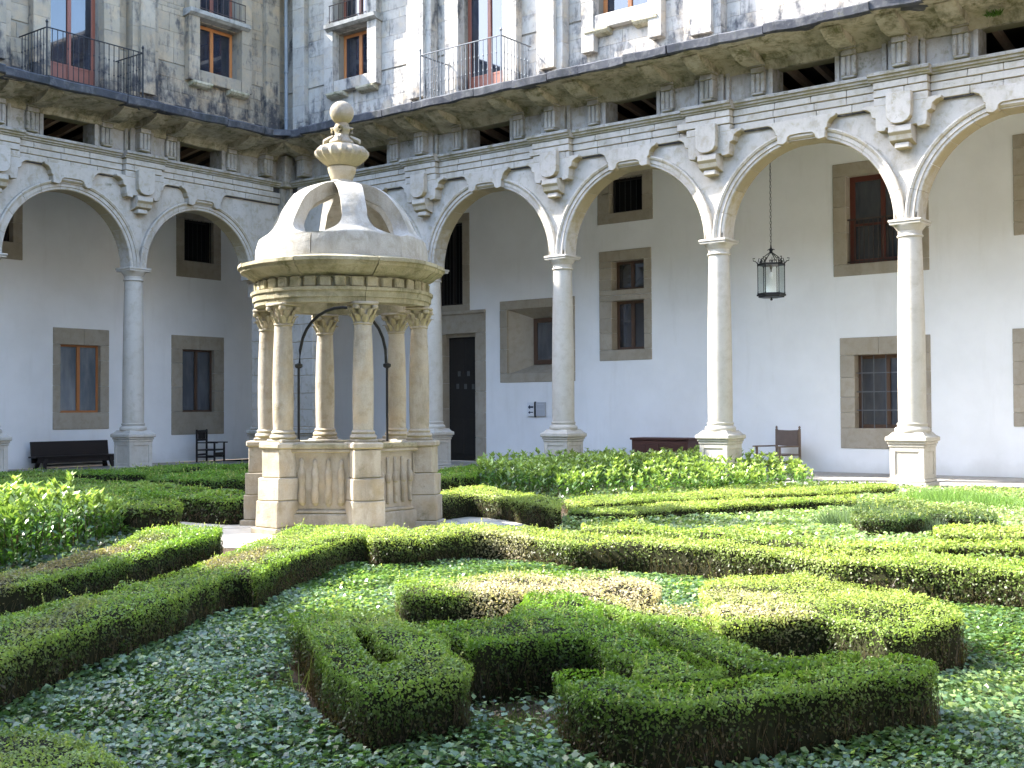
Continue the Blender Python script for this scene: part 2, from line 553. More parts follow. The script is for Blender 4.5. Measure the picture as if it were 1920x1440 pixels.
# ---- one column, built once
def make_column(parent):
    c = empty('column', parent)
    m = MB()
    m.block(-.40, .40, -.40, .40, 0, .10, .015)
    m.block(-.365, .365, -.365, .365, .10, .17, .02)
    m.box(-.325, .325, -.325, .325, .17, .80)
    for s in range(4):                       # raised frame round a sunk panel on each face
        for (x0, x1, z0, z1) in ((-.345, -.235, .17, .80), (.235, .345, .17, .80), (-.235, .235, .17, .25), (-.235, .235, .71, .80)):
            q = MB(); q.block(x0, x1, -.347, -.300, z0, z1, .006)
            a = s * PI / 2
            m.add([(x * math.cos(a) - y * math.sin(a), x * math.sin(a) + y * math.cos(a), z) for x, y, z in q.v], q.f)
    m.block(-.365, .365, -.365, .365, .80, .86, .015)
    m.block(-.385, .385, -.385, .385, .86, .915, .015)
    m.block(-.42, .42, -.42, .42, .915, 1.01, .02)
    m.lathe([(.41 * 1.414, 1.005), (.36 * 1.414, 1.03), (.30 * 1.414, 1.10)], 4, a0=PI / 4, a1=2 * PI + PI / 4)
    o = m.build('pedestal', M['column'], c)
    m = MB()
    m.lathe([(.33, 1.09), (.345, 1.12), (.345, 1.16), (.325, 1.19), (.295, 1.20), (.285, 1.225), (.30, 1.25), (.30, 1.275), (.277, 1.285)], 32)
    m.build('column_base', M['column'], c, 40)
    m = MB()
    sh = [(.272 - .045 * (k / 12) ** 1.9 + .006 * math.sin(PI * k / 12), 1.28 + k * (5.02 - 1.28) / 12) for k in range(13)]
    m.lathe(sh, 32)
    m.build('shaft', M['column'], c, 40)
    m = MB()
    m.lathe([(.228, 5.015), (.25, 5.02), (.262, 5.04), (.25, 5.062), (.232, 5.07), (.232, 5.15), (.25, 5.16), (.255, 5.175),
             (.285, 5.21), (.315, 5.25), (.32, 5.265)], 32)
    m.block(-.315, .315, -.315, .315, 5.262, 5.31, .01)
    m.block(-.335, .335, -.335, .335, 5.31, 5.362, .012)
    m.build('capital', M['column'], c, 40)
    return c

def make_arch(parent, r, name='arch'):
    """eleven cut voussoirs with a moulded face"""
    a = empty(name, parent)
    ro = r + .25
    prof = [(r, .22), (r, -.215), (r + .02, -.235), (r + .075, -.235), (r + .082, -.262), (r + .165, -.262), (r + .172, -.29),
            (ro - .03, -.31), (ro, -.30), (ro, -.19), (ro, .22)]
    n = 11
    for k in range(n):
        g = .0035 / r
        t0, t1 = PI * k / n + g, PI * (k + 1) / n - g
        mb = MB()
        seg, m = 4, len(prof)
        vs = []
        for i in range(seg + 1):
            t = t0 + (t1 - t0) * i / seg
            vs += [(p[0] * math.cos(t), p[1], p[0] * math.sin(t)) for p in prof]
        fs = [tuple(range(m)), tuple(range(seg * m + m - 1, seg * m - 1, -1))]
        for i in range(seg):
            for j in range(m):
                j2 = (j + 1) % m
                fs.append((i * m + j, (i + 1) * m + j, (i + 1) * m + j2, i * m + j2))
        mb.add(vs, fs)
        o = mb.build('voussoir', M['arcade'], a, 30)
    return a

def make_crown_block(parent):
    """stepped plate that hangs from the architrave over the crown of an arch"""
    m = MB()
    h = [(0, 7.70), (.78, 7.70), (.76, 7.64), (.66, 7.60), (.60, 7.52), (.575, 7.42), (.54, 7.40), (.53, 7.22), (.40, 7.20), (.33, 7.24), (.30, 7.33), (.24, 7.37), (0, 7.38)]
    poly = h + [(-x, z) for x, z in h[::-1] if x > 0]
    m.prism(poly, -.40, -.18)
    o = m.build('crown_plate', M['arcade'], parent)
    bevel(o.data)
    m = MB()
    m.sweep([(-.36, 7.375), (-.36, 7.33), (-.33, 7.29), (-.20, 7.265), (-.2, 7.375)], -.31, .31)
    m.sweep([(-.30, 7.29), (-.30, 7.262), (.2, 7.245), (.2, 7.29)], -.30, .30)
    m.build('keystone', M['arcade'], o)
    return o

def make_pendant(parent):
    """shield-shaped pendant over a column, with the stepped shoulders behind it"""
    m = MB()
    h = [(0, 7.70), (.80, 7.70), (.79, 7.64), (.70, 7.62), (.62, 7.56), (.60, 7.45), (.52, 7.42), (.51, 7.24), (.49, 7.16), (.33, 7.14), (.31, 7.20), (0, 7.20)]
    poly = h + [(-x, z) for x, z in h[::-1] if x > 0]
    m.prism(poly, -.45, -.18)
    o = m.build('pendant', M['arcade'], parent)
    bevel(o.data)
    m = MB()
    h = [(0, 7.86), (.25, 7.86), (.25, 7.50), (.235, 7.36), (.17, 7.27), (.08, 7.235), (0, 7.23)]
    m.prism(h + [(-x, z) for x, z in h[::-1] if x > 0], -.60, -.44)
    s = m.build('shield', M['arcade'], o)
    bevel(s.data)
    m = MB()
    m.sweep([(-.54, 7.20), (-.55, 7.08), (-.50, 7.02), (-.47, 6.92), (-.38, 6.88), (-.18, 6.84), (-.18, 7.20)], -.23, .23)
    m.block(-.15, .15, -.42, -.2, 6.76, 6.88, .02)
    s = m.build('pendant_foot', M['arcade'], o)
    bevel(s.data)
    return o

def bevel(me, w=.012):
    import bmesh
    b = bmesh.new(); b.from_mesh(me)
    es = [e for e in b.edges if len(e.link_faces) == 2 and e.calc_face_angle(0) > .5]
    try:
        bmesh.ops.bevel(b, geom=es, offset=w, segments=1, affect='EDGES', clamp_overlap=True)
    except Exception:
        pass
    b.to_mesh(me); b.free(); me.update()

def make_bracket(parent, axis=False):
    """fluted triglyph bracket with its curved console under the cornice"""
    d = -.22 if axis else 0.0
    hw = .17
    m = MB()
    m.block(-hw, hw, -.36 + d, -.18, 8.98, 9.06, .01)
    m.block(-hw + .02, hw - .02, -.33 + d, -.18, 8.86, 8.98, .01)
    for k in range(3):
        x = -.115 + k * .115
        m.block(x - .045, x + .045, -.305 + d, -.18, 8.44, 8.86, .015)
    m.block(-hw + .02, hw - .02, -.265 + d, -.18, 8.42, 8.86, .004)
    m.block(-hw + .03, hw - .03, -.33 + d, -.18, 8.38, 8.445, .02)
    o = m.build('bracket', M['frieze'], parent)
    m = MB()
    m.sweep([(-.2, 9.02), (-.36 + d, 9.03), (-.46 + d * .7, 8.985), (-.72, 8.99), (-.95, 9.04), (-1.16, 9.12), (-1.30, 9.20), (-1.30, 9.262), (-.2, 9.262)], -.20, .20)
    c = m.build('console', M['soffit'], o)
    subdiv_rough(c.data, .02, 8)
    return o

def make_opening_window(wing, parent, u0, u1, z0, z1, v, frame_mat, glass_mat, name='window', mull=1, rails=(), fw_=.075, depth=.07, glass_shift=.03, into=None):
    w_ = into or empty(name, parent)
    m = MB(wing)
    m.block(u0, u0 + fw_, v, v + depth, z0, z1, .006)
    m.block(u1 - fw_, u1, v, v + depth, z0, z1, .006)
    m.block(u0 + fw_, u1 - fw_, v, v + depth, z1 - fw_, z1, .006)
    m.block(u0 + fw_, u1 - fw_, v, v + depth, z0, z0 + fw_, .006)
    m.build('frame', frame_mat, w_)
    xs = [u0 + fw_]
    if mull:
        c = (u0 + u1) / 2
        mm = MB(wing)
        mm.block(c - .055, c + .055, v - .012, v + depth, z0 + fw_, z1 - fw_, .008)
        mm.build('mullion', frame_mat, w_)
        spans = [(u0 + fw_, c - .055), (c + .055, u1 - fw_)]
    else:
        spans = [(u0 + fw_, u1 - fw_)]
    for r_ in rails:
        mm = MB(wing)
        mm.block(u0 + fw_, u1 - fw_, v + .004, v + depth - .01, r_ - .03, r_ + .03, .006)
        mm.build('rail', frame_mat, w_)
    for a, b in spans:
        mm = MB(wing)
        mm.box(a, b, v + glass_shift, v + glass_shift + .012, z0 + fw_, z1 - fw_)
        mm.build('pane', glass_mat, w_)
    return w_

def surround(wing, parent, uo0, uo1, zo0, zo1, u0, u1, z0, z1, vf, depth, bands=3, left=True, right=True):
    """cut-stone surround of an opening, standing a little proud of the plaster: lintel, jamb stones and sill are separate"""
    s = parent
    def st(a, b, c, d):
        m = MB(wing); m.block(a + .002, b - .002, vf - .025 - random.uniform(0, .008), vf + depth, c + .002, d - .002, .01)
        m.build('surround_stone', M['jamb'], s)
    if zo1 > z1 + .02:
        mid = (uo0 + uo1) / 2 + random.uniform(-.2, .2)
        st(uo0, mid, z1 - .012, zo1); st(mid, uo1, z1 - .012, zo1)
    if z0 > zo0 + .02:
        st(uo0, uo1, zo0, z0 + .012)
    for side, on in ((0, left), (1, right)):
        if not on:
            continue
        z = z0 + (.012 if z0 > zo0 + .02 else 0)
        for k in range(bands):
            zn = z1 - .012 if k == bands - 1 else z + (z1 - z0) / bands * random.uniform(.8, 1.2)
            if side == 0:
                st(uo0, u0 + .014, z, zn)
            else:
                st(u1 - .014, uo1, z, zn)
            z = zn
    return s

def build_wing(wing, axes, first_c, bay, r, u_end, label, upper_holes, win_holes):
    root = empty('cloister_wing', loc=wloc(wing, 0, 0, 0))
    tag(root, label, 'building')
    # ---- gallery back wall, floor, ceiling
    BV = 4.27
    m = MB(wing)
    wall_with_holes(m, -4.27, u_end, 0, 8.25, BV, BV + .55, win_holes)
    bw = m.build('gallery_wall', M['plaster'], root)
    m = MB(wing)
    m.box(-4.27, u_end, -.25, 4.26, 8.25, 8.32)
    m.build('gallery_ceiling', M['ceiling'], root)
    # rafters of the low loft behind the frieze openings
    m = MB(wing)
    m.box(-4.2, u_end, 4.0, 4.05, 8.33, 9.2)
    m.build('loft_wall', M['void'], root)
    m = MB(wing)
    m.box(-.25, u_end, .3, 4.3, 9.20, 9.28)
    m.build('loft_deck', M['beam'], root)
    u = 1.0
    while u < u_end - 1:
        m = MB(wing)
        m.add([(u, .3, 8.98), (u + .12, .3, 8.98), (u + .12, 4.0, 8.40), (u, 4.0, 8.40), (u, .3, 9.14), (u + .12, .3, 9.14), (u + .12, 4.0, 8.56), (u, 4.0, 8.56)],
              [(3, 2, 1, 0), (4, 5, 6, 7), (0, 1, 5, 4), (1, 2, 6, 5), (2, 3, 7, 6), (3, 0, 4, 7)])
        m.build('rafter', M['rafter'], root)
        u += .62
    # ---- flagstones of the gallery floor
    fl = MB(wing).box(-4.27, u_end, -.62, 4.27, -.05, -.012).build('floor_bed', M['joint'], root)
    proto = {}
    k = 0
    v = -.60
    for row, d in enumerate((1.2, 1.2, 1.2, 1.23)):
        u = -.9 + .5 * (row % 2)
        while u < min(u_end, 22):
            key = (row,)
            if key not in proto:
                mb = MB(); mb.block(.006, 1.294, 0, d - .012, -.03, 0.0, .01)
                if wing == 'W':
                    mb.v = [(-y, -x, z) for x, y, z in mb.v]; mb.f = [f[::-1] for f in mb.f]
                proto[key] = mb.mesh('flagstone', M['flag'])
            link('flagstone', proto[key], fl, loc=wloc(wing, u, v, random.uniform(-.004, .002)))
            u += 1.3
        v += d
    # ---- columns
    c0 = make_column(root)
    c0.location = wloc(wing, axes[0], 0)
    for a in axes[1:]:
        copy_tree(c0, root, loc=wloc(wing, a, 0))
    # ---- arches, crown plates
    centres = [first_c] + [(axes[i] + axes[i + 1]) / 2 for i in range(len(axes) - 1)]
    ar = make_arch(root, r)
    ar.location = wloc(wing, centres[0], 0, ZCAP); ar.rotation_euler[2] = wrz(wing)
    for c in centres[1:]:
        copy_tree(ar, root, loc=wloc(wing, c, 0, ZCAP))
    cb = make_crown_block(root)
    cb.location = wloc(wing, centres[0], 0); cb.rotation_euler[2] = wrz(wing)
    dz = -(1.90 - r)
    for c in centres[1:]:
        copy_tree(cb, root, loc=wloc(wing, c, 0))
    pd = make_pendant(root)
    pd.location = wloc(wing, axes[0], 0); pd.rotation_euler[2] = wrz(wing)
    for a in axes[1:]:
        copy_tree(pd, root, loc=wloc(wing, a, 0))
    # ---- spandrels
    ro = r + .245
    sp = MB(wing)
    zt = 8.3
    n = 28
    for c in centres:
        pts = [(c + ro * math.cos(PI * i / n), ZCAP + ro * math.sin(PI * i / n)) for i in range(n + 1)]
        for face, y in ((0, -.20), (1, .20)):
            vs, fs = [], []
            for (x, z) in pts:
                vs += [(x, y, z), (x, y, zt)]
            for i in range(n):
                q = (2 * i, 2 * i + 2, 2 * i + 3, 2 * i + 1)
                fs.append(q[::-1] if face == 0 else q)
            sp.add(vs, [f[::-1] for f in fs] if False else fs)
    for i, c in enumerate(centres):
        lo = c - ro; hi = c + ro
        nxt = centres[i + 1] - ro if i + 1 < len(centres) else hi + .5
        if nxt - hi > 1e-3:
            sp.box(hi, nxt, -.20, .20, ZCAP, zt)
    sp.box(-.2, centres[0] - ro, -.20, .20, 4.9, zt)
    sp.build('spandrel_wall', M['arcade'], root)
    # impost blocks where two arches meet on a capital
    ib = MB(); ib.block(-.245, .245, -.235, .235, 5.358, 5.50, .01)
    me = ib.mesh('impost', M['arcade'])
    for a in axes:
        link('impost', me, root, loc=wloc(wing, a, 0))
    # ---- frieze wall with its low openings
    holes = []
    for c in centres:
        holes.append((c - .70, c + .70, 8.34, 8.95))
    m = MB(wing)
    wall_with_holes(m, -.2, u_end, 8.3, 9.42, -.20, .30, holes)
    fz = m.build('frieze', M['frieze'], root)
    for c in centres:
        for s in (-1, 1):
            mb = MB(wing); mb.block(min(c + s * .70, c + s * .80), max(c + s * .70, c + s * .80), -.235, -.18, 8.34, 8.97, .008)
            mb.build('opening_jamb', M['frieze'], fz)
    # ---- brackets
    br = make_bracket(root); br.rotation_euler[2] = wrz(wing)
    bx = make_bracket(root, True); bx.rotation_euler[2] = wrz(wing)
    first = True
    for c in centres:
        for s in (-1.02, 1.02):
            if first:
                br.location = wloc(wing, c + s, 0); first = False
            else:
                copy_tree(br, root, loc=wloc(wing, c + s, 0))
    bx.location = wloc(wing, axes[0], 0)
    for a in axes[1:] + [1.15]:
        copy_tree(bx, root, loc=wloc(wing, a, 0))
    for a in axes:
        mb = MB(wing); mb.block(a - .30, a + .30, -.30, -.19, 8.31, 9.0, .01)
        mb.block(a - .44, a - .34, -.27, -.19, 8.31, 9.0, .01)
        mb.block(a + .34, a + .44, -.27, -.19, 8.31, 9.0, .01)
        mb.build('frieze_pilaster', M['frieze'], fz)
    # ---- architrave: three courses of stones, breaking forward over the columns
    arch_ = MB(wing)
    arch_.box(.15, u_end, -.27, -.19, 7.64, 8.15)
    af = arch_.build('architrave', M['joint'], root)
    zs = [7.66, 7.83, 7.99, 8.14]
    for row in range(3):
        u = .22 + .3 * row
        vf = -.295 - .022 * row
        while u < min(u_end, 21.5):
            L = random.uniform(.62, 1.0)
            e = u + L
            for a in axes:
                if u < a - .55 < e:
                    e = a - .55 if a - .55 - u > .25 else a + .55
                    break
                if u < a + .55 < e:
                    e = a + .55
                    break
            inside = any(a - .56 < (u + e) / 2 < a + .56 for a in axes)
            f = vf - (.16 if inside else 0)
            mb = MB(wing)
            mb.block(u + .004, e - .004, f - random.uniform(0, .006), -.2, zs[row] + .004, zs[row + 1] - .004, .012)
            mb.build('architrave_stone', M['arcade'], af)
            u = e
    def ledge(u0, u1, d):
        z = 8.14
        return [(-.2, z), (-.37 - d, z + .002), (-.38 - d, z + .035), (-.42 - d, z + .05), (-.43 - d, z + .09), (-.475 - d, z + .105),
                (-.48 - d, z + .15), (-.46 - d, z + .175), (-.2, z + .20)]
    u = .3
    cuts = []
    for a in axes:
        cuts += [(a - .62, a + .62)]
    while u < min(u_end, 22.6):
        e = u + random.uniform(1.0, 1.5)
        d = 0
        for (c0_, c1_) in cuts:
            if u < c0_ - .01 < e:
                e = c0_
            elif abs(u - c0_) < .02:
                e = c1_; d = .16
        mb = MB(wing)
        mb.sweep(ledge(u, e, d), u + .003, e - .003)
        o = mb.build('string_course', M['frieze'], root)
        u = e
    # ---- cove and cornice
    def ce(u):           # the cornice stones
        return u
    m = MB(wing)
    m.sweep([(-.19, 8.90), (-.25, 8.91), (-.28, 8.98), (-.36, 9.07), (-.50, 9.14), (-.72, 9.185), (-1.0, 9.205), (-1.14, 9.215), (-1.18, 9.235), (-1.50, 9.24), (-1.53, 9.262), (-1.3, 9.275), (-.19, 9.275)], .3, u_end)
    o = m.build('cove_moulding', M['soffit'], root)
    subdiv_rough(o.data, .035)
    u = 1.35
    i = 0
    while u < min(u_end, 23):
        L = random.uniform(.85, 1.25)
        j = random.uniform(-.018, .018)
        mb = MB(wing)
        z0 = 9.262 + random.uniform(-.01, .008)
        mb.sweep([(-.19, z0), (-1.36 + j, z0), (-1.38 + j, z0 + .0), (-1.54 + j, z0 - .03), (-1.57 + j, z0 - .035), (-1.61 + j, z0 - .01), (-1.63 + j, z0 + .15), (-1.59 + j, z0 + .182), (-.19, z0 + .168)], u + .004, u + L - .004)
        o = mb.build('cornice_stone', M['cornice'], root)
        subdiv_rough(o.data, .03, int(u * 3))
        u += L
    m = MB(wing)
    m.box(1.5, u_end, -1.50, .35, 9.425, 9.445)
    m.build('cornice_walk', M['ledge_top'], root)
    # ---- upper storey
    H = 14.15
    m = MB(wing)
    wall_with_holes(m, -.4, u_end, 9.44, H, .022, .45, upper_holes)
    uw = m.build('upper_wall', M['joint'], root)
    m = MB(wing)
    m.box(-.4, u_end, .62, .66, 9.44, H)
    m.build('inner_wall', M['void'], root)
    m = MB(wing)
    m.sweep([(.45, H - .02), (-.05, H), (-.05, H + .1), (.45, H + .12), (6.0, H + .15), (6.0, H - .02)], -.05, u_end)
    m.build('roof', M['beam'], root)
    if wing == 'N':
        m = MB(wing)
        m.sweep([(.03, 14.16), (-.25, 14.2), (-.35, 14.3), (-1.12, 14.34), (-1.20, 14.40), (-1.22, 14.50), (.03, 14.52)], -.05, u_end)
        m.build('eaves_cornice', M['ashlar_grey'], root)
    m = MB(wing)
    m.box(-4.8, u_end, 4.83, 5.0, 0, H)
    m.build('rear_wall', M['plaster'], root)
    return root, uw, centres

def subdiv_rough(me, amt, seed=3):
    import bmesh
    b = bmesh.new(); b.from_mesh(me)
    b.edges.ensure_lookup_table()
    L = max((e.calc_length() for e in b.edges), default=1)
    es = [e for e in b.edges if e.calc_length() > .55 * L]
    cuts = max(3, min(60, int(L / .22)))
    bmesh.ops.subdivide_edges(b, edges=es, cuts=cuts, use_grid_fill=True)
    b.to_mesh(me); b.free()
    rough_up(me, amt, seed, 4.0)

def ashlar(wing, parent, u0, u1, z0, z1, holes, vf, ztop, name='stone_block', thick=.30, bh=.44, lmin=.55, lmax=1.05, mat='ashlar'):
    zb = sorted({z0, z1, *[h[2] for h in holes if z0 < h[2] < z1], *[h[3] for h in holes if z0 < h[3] < z1]})
    rows = []
    for a, b in zip(zb, zb[1:]):
        n = max(1, round((b - a) / bh))
        ws = [random.uniform(.85, 1.15) for _ in range(n)]
        s = sum(ws); z = a
        for w_ in ws:
            rows.append((z, z + (b - a) * w_ / s)); z += (b - a) * w_ / s
    cnt = 0
    for (a, b) in rows:
        if b - a < .06:
            continue
        c = (a + b) / 2
        segs = [(u0, u1)]
        for h in holes:
            if h[2] - .01 < c < h[3] + .01:
                ns = []
                for (p, q) in segs:
                    if h[1] <= p or h[0] >= q:
                        ns.append((p, q))
                    else:
                        if h[0] > p: ns.append((p, h[0]))
                        if h[1] < q: ns.append((h[1], q))
                segs = ns
        for (p, q) in segs:
            u = p
            while u < q - .02:
                L = random.uniform(lmin, lmax)
                if q - (u + L) < .3:
                    L = q - u
                    if L > lmax * 1.25:
                        L /= 2
                if a < ztop((u + L / 2)):
                    mb = MB(wing)
                    mb.block(u + .002, u + L - .002, vf - random.uniform(0, .008), vf + thick, a + .0015, b - .0015, .005)
                    mb.build(name, M[mat], parent)
                    cnt += 1
                u += L
    return cnt

def railing(wing, parent, u0, u1, vf, vb, z0, z1, mat, step=.135):
    r_ = empty('balcony_railing', parent)
    def bar(u, v, rr=.011, bead=True):
        m = MB(wing)
        pr = [(rr, z0 + .05), (rr, z0 + .42), (rr * 2.0, z0 + .45), (rr, z0 + .48), (rr, z1 - .42), (rr * 2.0, z1 - .39), (rr, z1 - .36), (rr, z1)] if bead else [(rr, z0), (rr, z1 + .10), (rr * 1.8, z1 + .13), (.002, z1 + .20)]
        m.lathe(pr, 6, u, v)
        m.build('baluster' if bead else 'corner_post', mat, r_)
    n = int(round((u1 - u0) / step))
    for k in range(1, n):
        bar(u0 + (u1 - u0) * k / n, vf)
    d = int(round((vb - vf) / step))
    for u in (u0, u1):
        for k in range(1, d):
            bar(u, vf + (vb - vf) * k / d)
        bar(u, vf, .022, False)
    for z in (z0 + .06, z1):
        m = MB(wing)
        m.block(u0, u1, vf - .016, vf + .016, z - .012, z + .012, .004)
        m.block(u0 - .016, u0 + .016, vf + .017, vb, z - .012, z + .012, .004)
        m.block(u1 - .016, u1 + .016, vf + .017, vb, z - .012, z + .012, .004)
        m.build('handrail' if z == z1 else 'bottom_rail', mat, r_)
    return r_

# openings in the gallery walls (u0, u1, z0, z1)
N_WIN = [(15.63, 17.32, 5.11, 7.31), (15.80, 17.30, 1.08, 2.89), (8.75, 9.83, 4.92, 5.76), (8.75, 9.83, 3.24, 4.64),
         (8.69, 9.80, 7.10, 8.10), (5.00, 7.22, 2.66, 4.60), (2.42, 3.77, 0.0, 3.97), (2.20, 3.27, 4.85, 7.45),
         (19.95, 21.1, 5.75, 7.45), (19.95, 21.1, 1.45, 3.05)]
W_WIN = [(3.52, 4.84, 1.56, 3.56), (-.64, .62, 1.56, 3.57), (-.61, .55, 6.38, 7.74), (6.27, 7.6, 6.33, 8.0), (7.6, 8.9, 1.56, 3.56)]
N_UP = [(2.20, 3.58, 11.05, 12.45), (2.20, 3.58, 12.72, 13.95), (6.95, 8.42, 9.44, 13.2), (11.2, 12.72, 11.1, 13.0)]
W_UP = [(1.88, 3.34, 11.05, 12.45), (1.88, 3.34, 12.72, 13.95), (6.35, 7.83, 9.44, 13.2), (10.0, 11.5, 11.1, 12.6)]

N_AX = [5.789 + 4.3 * k for k in range(5)]
W_AX = [5.308 + 3.995 * k for k in range(4)]
nroot, n_up, n_cent = build_wing('N', N_AX, 3.64, 4.3, 1.90, 28.6,
    'sunny pale stone arcade wing receding behind the lantern, chest and leather armchair', N_UP, N_WIN)
wroot, w_up, w_cent = build_wing('W', W_AX, 3.311, 3.995, 1.7475, 24.0,
    'shaded grey stone arcade wing behind the long dark bench', W_UP, W_WIN)

# upper storey masonry
ztN = lambda u: 14.4 - .215 * u + .35
ztW = lambda u: 14.4 - .27 * u + .35
pil_N = [(5.15, 6.05), (9.55, 10.35), (13.75, 14.65)]
pil_W = [(4.75, 5.55), (8.9, 9.7)]
ashlar('N', n_up, 0.0, 18.4, 9.95, 14.1, N_UP, 0.0, ztN, mat='ashlar_grey')
ashlar('W', w_up, 0.0, 10.6, 9.95, 14.1, W_UP, 0.0, ztW)
NDOOR, WDOOR = (6.95, 8.42), (6.35, 7.83)
ashlar('N', n_up, 0.0, 18.6, 9.445, 9.95, [(NDOOR[0], NDOOR[1], 9.4, 14)], -.10, lambda u: 99, name='plinth_stone', thick=.38, bh=.5, lmin=.8, lmax=1.3, mat='ashlar_grey')
ashlar('W', w_up, 0.0, 10.8, 9.445, 9.95, [(WDOOR[0], WDOOR[1], 9.4, 14)], -.10, lambda u: 99, name='plinth_stone', thick=.38, bh=.5, lmin=.8, lmax=1.3)
for wing, par, pils, zt_, door in (('N', n_up, pil_N, ztN, NDOOR), ('W', w_up, pil_W, ztW, WDOOR)):
    am = 'ashlar_grey' if wing == 'N' else 'ashlar'
    for a, b in pils:
        ashlar(wing, par, a, b, 9.445, 14.1, [], -.30, zt_, name='pilaster_stone', thick=.28, bh=.62, lmin=1, lmax=2, mat=am)
        ashlar(wing, par, a + .18, b - .18, 9.96, 14.1, [], -.42, zt_, name='pilaster_stone', thick=.12, bh=.8, lmin=1, lmax=2, mat=am)
        ashlar(wing, par, a - .06, b + .06, 9.446, 9.80, [], -.47, lambda u: 99, name='pilaster_plinth', thick=.165, bh=.4, lmin=1, lmax=2, mat=am)
    for a, b in ((door[0] - .46, door[0]), (door[1], door[1] + .46)):
        ashlar(wing, par, a, b, 9.446, 13.2, [], -.24, zt_, name='door_jamb_stone', thick=.235, bh=.6, lmin=1, lmax=2, mat=am)
    ashlar(wing, par, .45, .95, 9.446, 14.1, [], -.18, zt_, name='pilaster_stone', thick=.175, bh=.6, lmin=1, lmax=2, mat=am)
    wn = ([(2.20, 3.58), (11.2, 12.72)] if wing == 'N' else [(1.88, 3.34), (10.0, 11.5)])
    for (p, q) in wn:
        for a, b in ((p - .36, p), (q, q + .36)):
            ashlar(wing, par, a, b, 10.2 if p > 8 else 10.72, 14.0, [], -.22, zt_, name='window_jamb_stone', thick=.215, bh=.6, lmin=1, lmax=2, mat=am)

def upper_bits(wing, root, wins, door, cu):
    # small corbels and ledges under the windows
    (a, b) = wins
    m = MB(wing)
    m.block(a + .002, b - .002, -.20, -.004, 10.72, 11.05, .015)
    m.build('window_apron', M['ashlar_grey' if wing == 'N' else 'ashlar'], root)
    for s in (a + .05, b - .42):
        m = MB(wing)
        m.sweep([(-.02, 10.56), (-.20, 10.60), (-.26, 10.66), (-.26, 10.715), (-.02, 10.715)], s - .3 * (s < (a + b) / 2), s + .37 + .3 * (s > (a + b) / 2))
        m.build('corbel', M['soffit'], root)
    if cu:
        m = MB(wing)
        m.sweep([(-.01, 12.47), (-.26, 12.50), (-.36, 12.56), (-.38, 12.66), (-.01, 12.685)], a - .22, b + .42)
        m.build('balconet_slab', M['ledge_top'], root)
        m = MB(wing)
        for k in range(9):
            u = a - .05 + (b - a + .1) * k / 8
            m.lathe([(.010, 12.67), (.010, 13.2)], 5, u, -.30)
        m.block(a - .07, b + .07, -.312, -.288, 13.19, 13.215, .003)
        m.block(a - .07, b + .07, -.312, -.288, 12.73, 12.75, .003)
        m.build('balconet_railing', M['rust'], root)
upper_bits('N', nroot, (2.20, 3.58), NDOOR, True)
upper_bits('W', wroot, (1.88, 3.34), WDOOR, True)
upper_bits('N', nroot, (11.2, 12.72), None, False)
for (wing, root, a, b) in (('N', nroot, 2.20, 3.58), ('W', wroot, 1.88, 3.34)):
    make_opening_window(wing, root, a, b, 11.05, 12.45, .22, M['orange_wood'], M['glass'], fw_=.09)
    make_opening_window(wing, root, a, b, 12.72, 13.95, .22, M['red_wood'], M['glass'], fw_=.08)
make_opening_window('N', nroot, 11.2, 12.72, 11.1, 13.0, .22, M['orange_wood'], M['glass'], fw_=.11)
make_opening_window('W', wroot, 10.0, 11.5, 11.1, 12.6, .22, M['orange_wood'], M['glass'], fw_=.09)
for wing, root, d in (('N', nroot, NDOOR), ('W', wroot, WDOOR)):
    o = make_opening_window(wing, root, d[0], d[1], 9.46, 13.18, .16, M['red_wood'], M['glass'], name='balcony_door', rails=(10.35,), fw_=.11)
    m = MB(wing)
    c = (d[0] + d[1]) / 2
    m.block(d[0] + .11, c - .055, .17, .188, 9.57, 10.32, .008)
    m.block(c + .055, d[1] - .11, .17, .188, 9.57, 10.32, .008)
    m.build('kick_panel', M['red_wood'], o)
railing('N', nroot, 6.68, 9.31, -1.42, -.2, 9.44, 10.66, M['grey_iron'])
railing('W', wroot, 6.01, 8.63, -1.42, -.2, 9.44, 10.64, M['iron'])

# ---- the inner corner: angle pier, chamfered gutter, downpipe
corner = empty('corner_pier', nroot)
def cbox(m, d, z0, z1, b=.01, L=1.49):
    # L-shaped: north arm along x, west arm along -y
    m.block(-.22, L + d, -.22 - d, .22, z0, z1, b)
    m.block(-.22, .22 + d, -L - d + .17, -.222 - d, z0, z1, b)
rows = [1.12, 1.62, 2.1, 2.62, 3.1, 3.6, 4.12, 4.62, 5.10]
for z0, z1 in zip(rows, rows[1:]):
    s = random.uniform(.5, .9)
    m = MB(); m.block(-.22, s, -.22, .22, z0 + .003, z1 - .003, .012); m.build('pier_stone', M['arcade'], corner)
    m = MB(); m.block(s + .005, 1.34, -.22, .22, z0 + .003, z1 - .003, .012); m.build('pier_stone', M['arcade'], corner)
    s = random.uniform(.5, .8)
    m = MB(); m.block(-.22, .22, -s, -.225, z0 + .003, z1 - .003, .012); m.build('pier_stone', M['arcade'], corner)
    m = MB(); m.block(-.22, .22, -1.18, -s - .005, z0 + .003, z1 - .003, .012); m.build('pier_stone', M['arcade'], corner)
m = MB()
for (x, y) in ((1.34, 0), (0, -1.18)):
    pass
cbox(m, .0, 0, .86, .015, 1.46); cbox(m, .03, .86, .92); cbox(m, .07, .92, 1.04, .02); cbox(m, .0, 1.04, 1.12, .02, 1.42)
m.build('pier_pedestal', M['arcade'], corner)
m = MB()
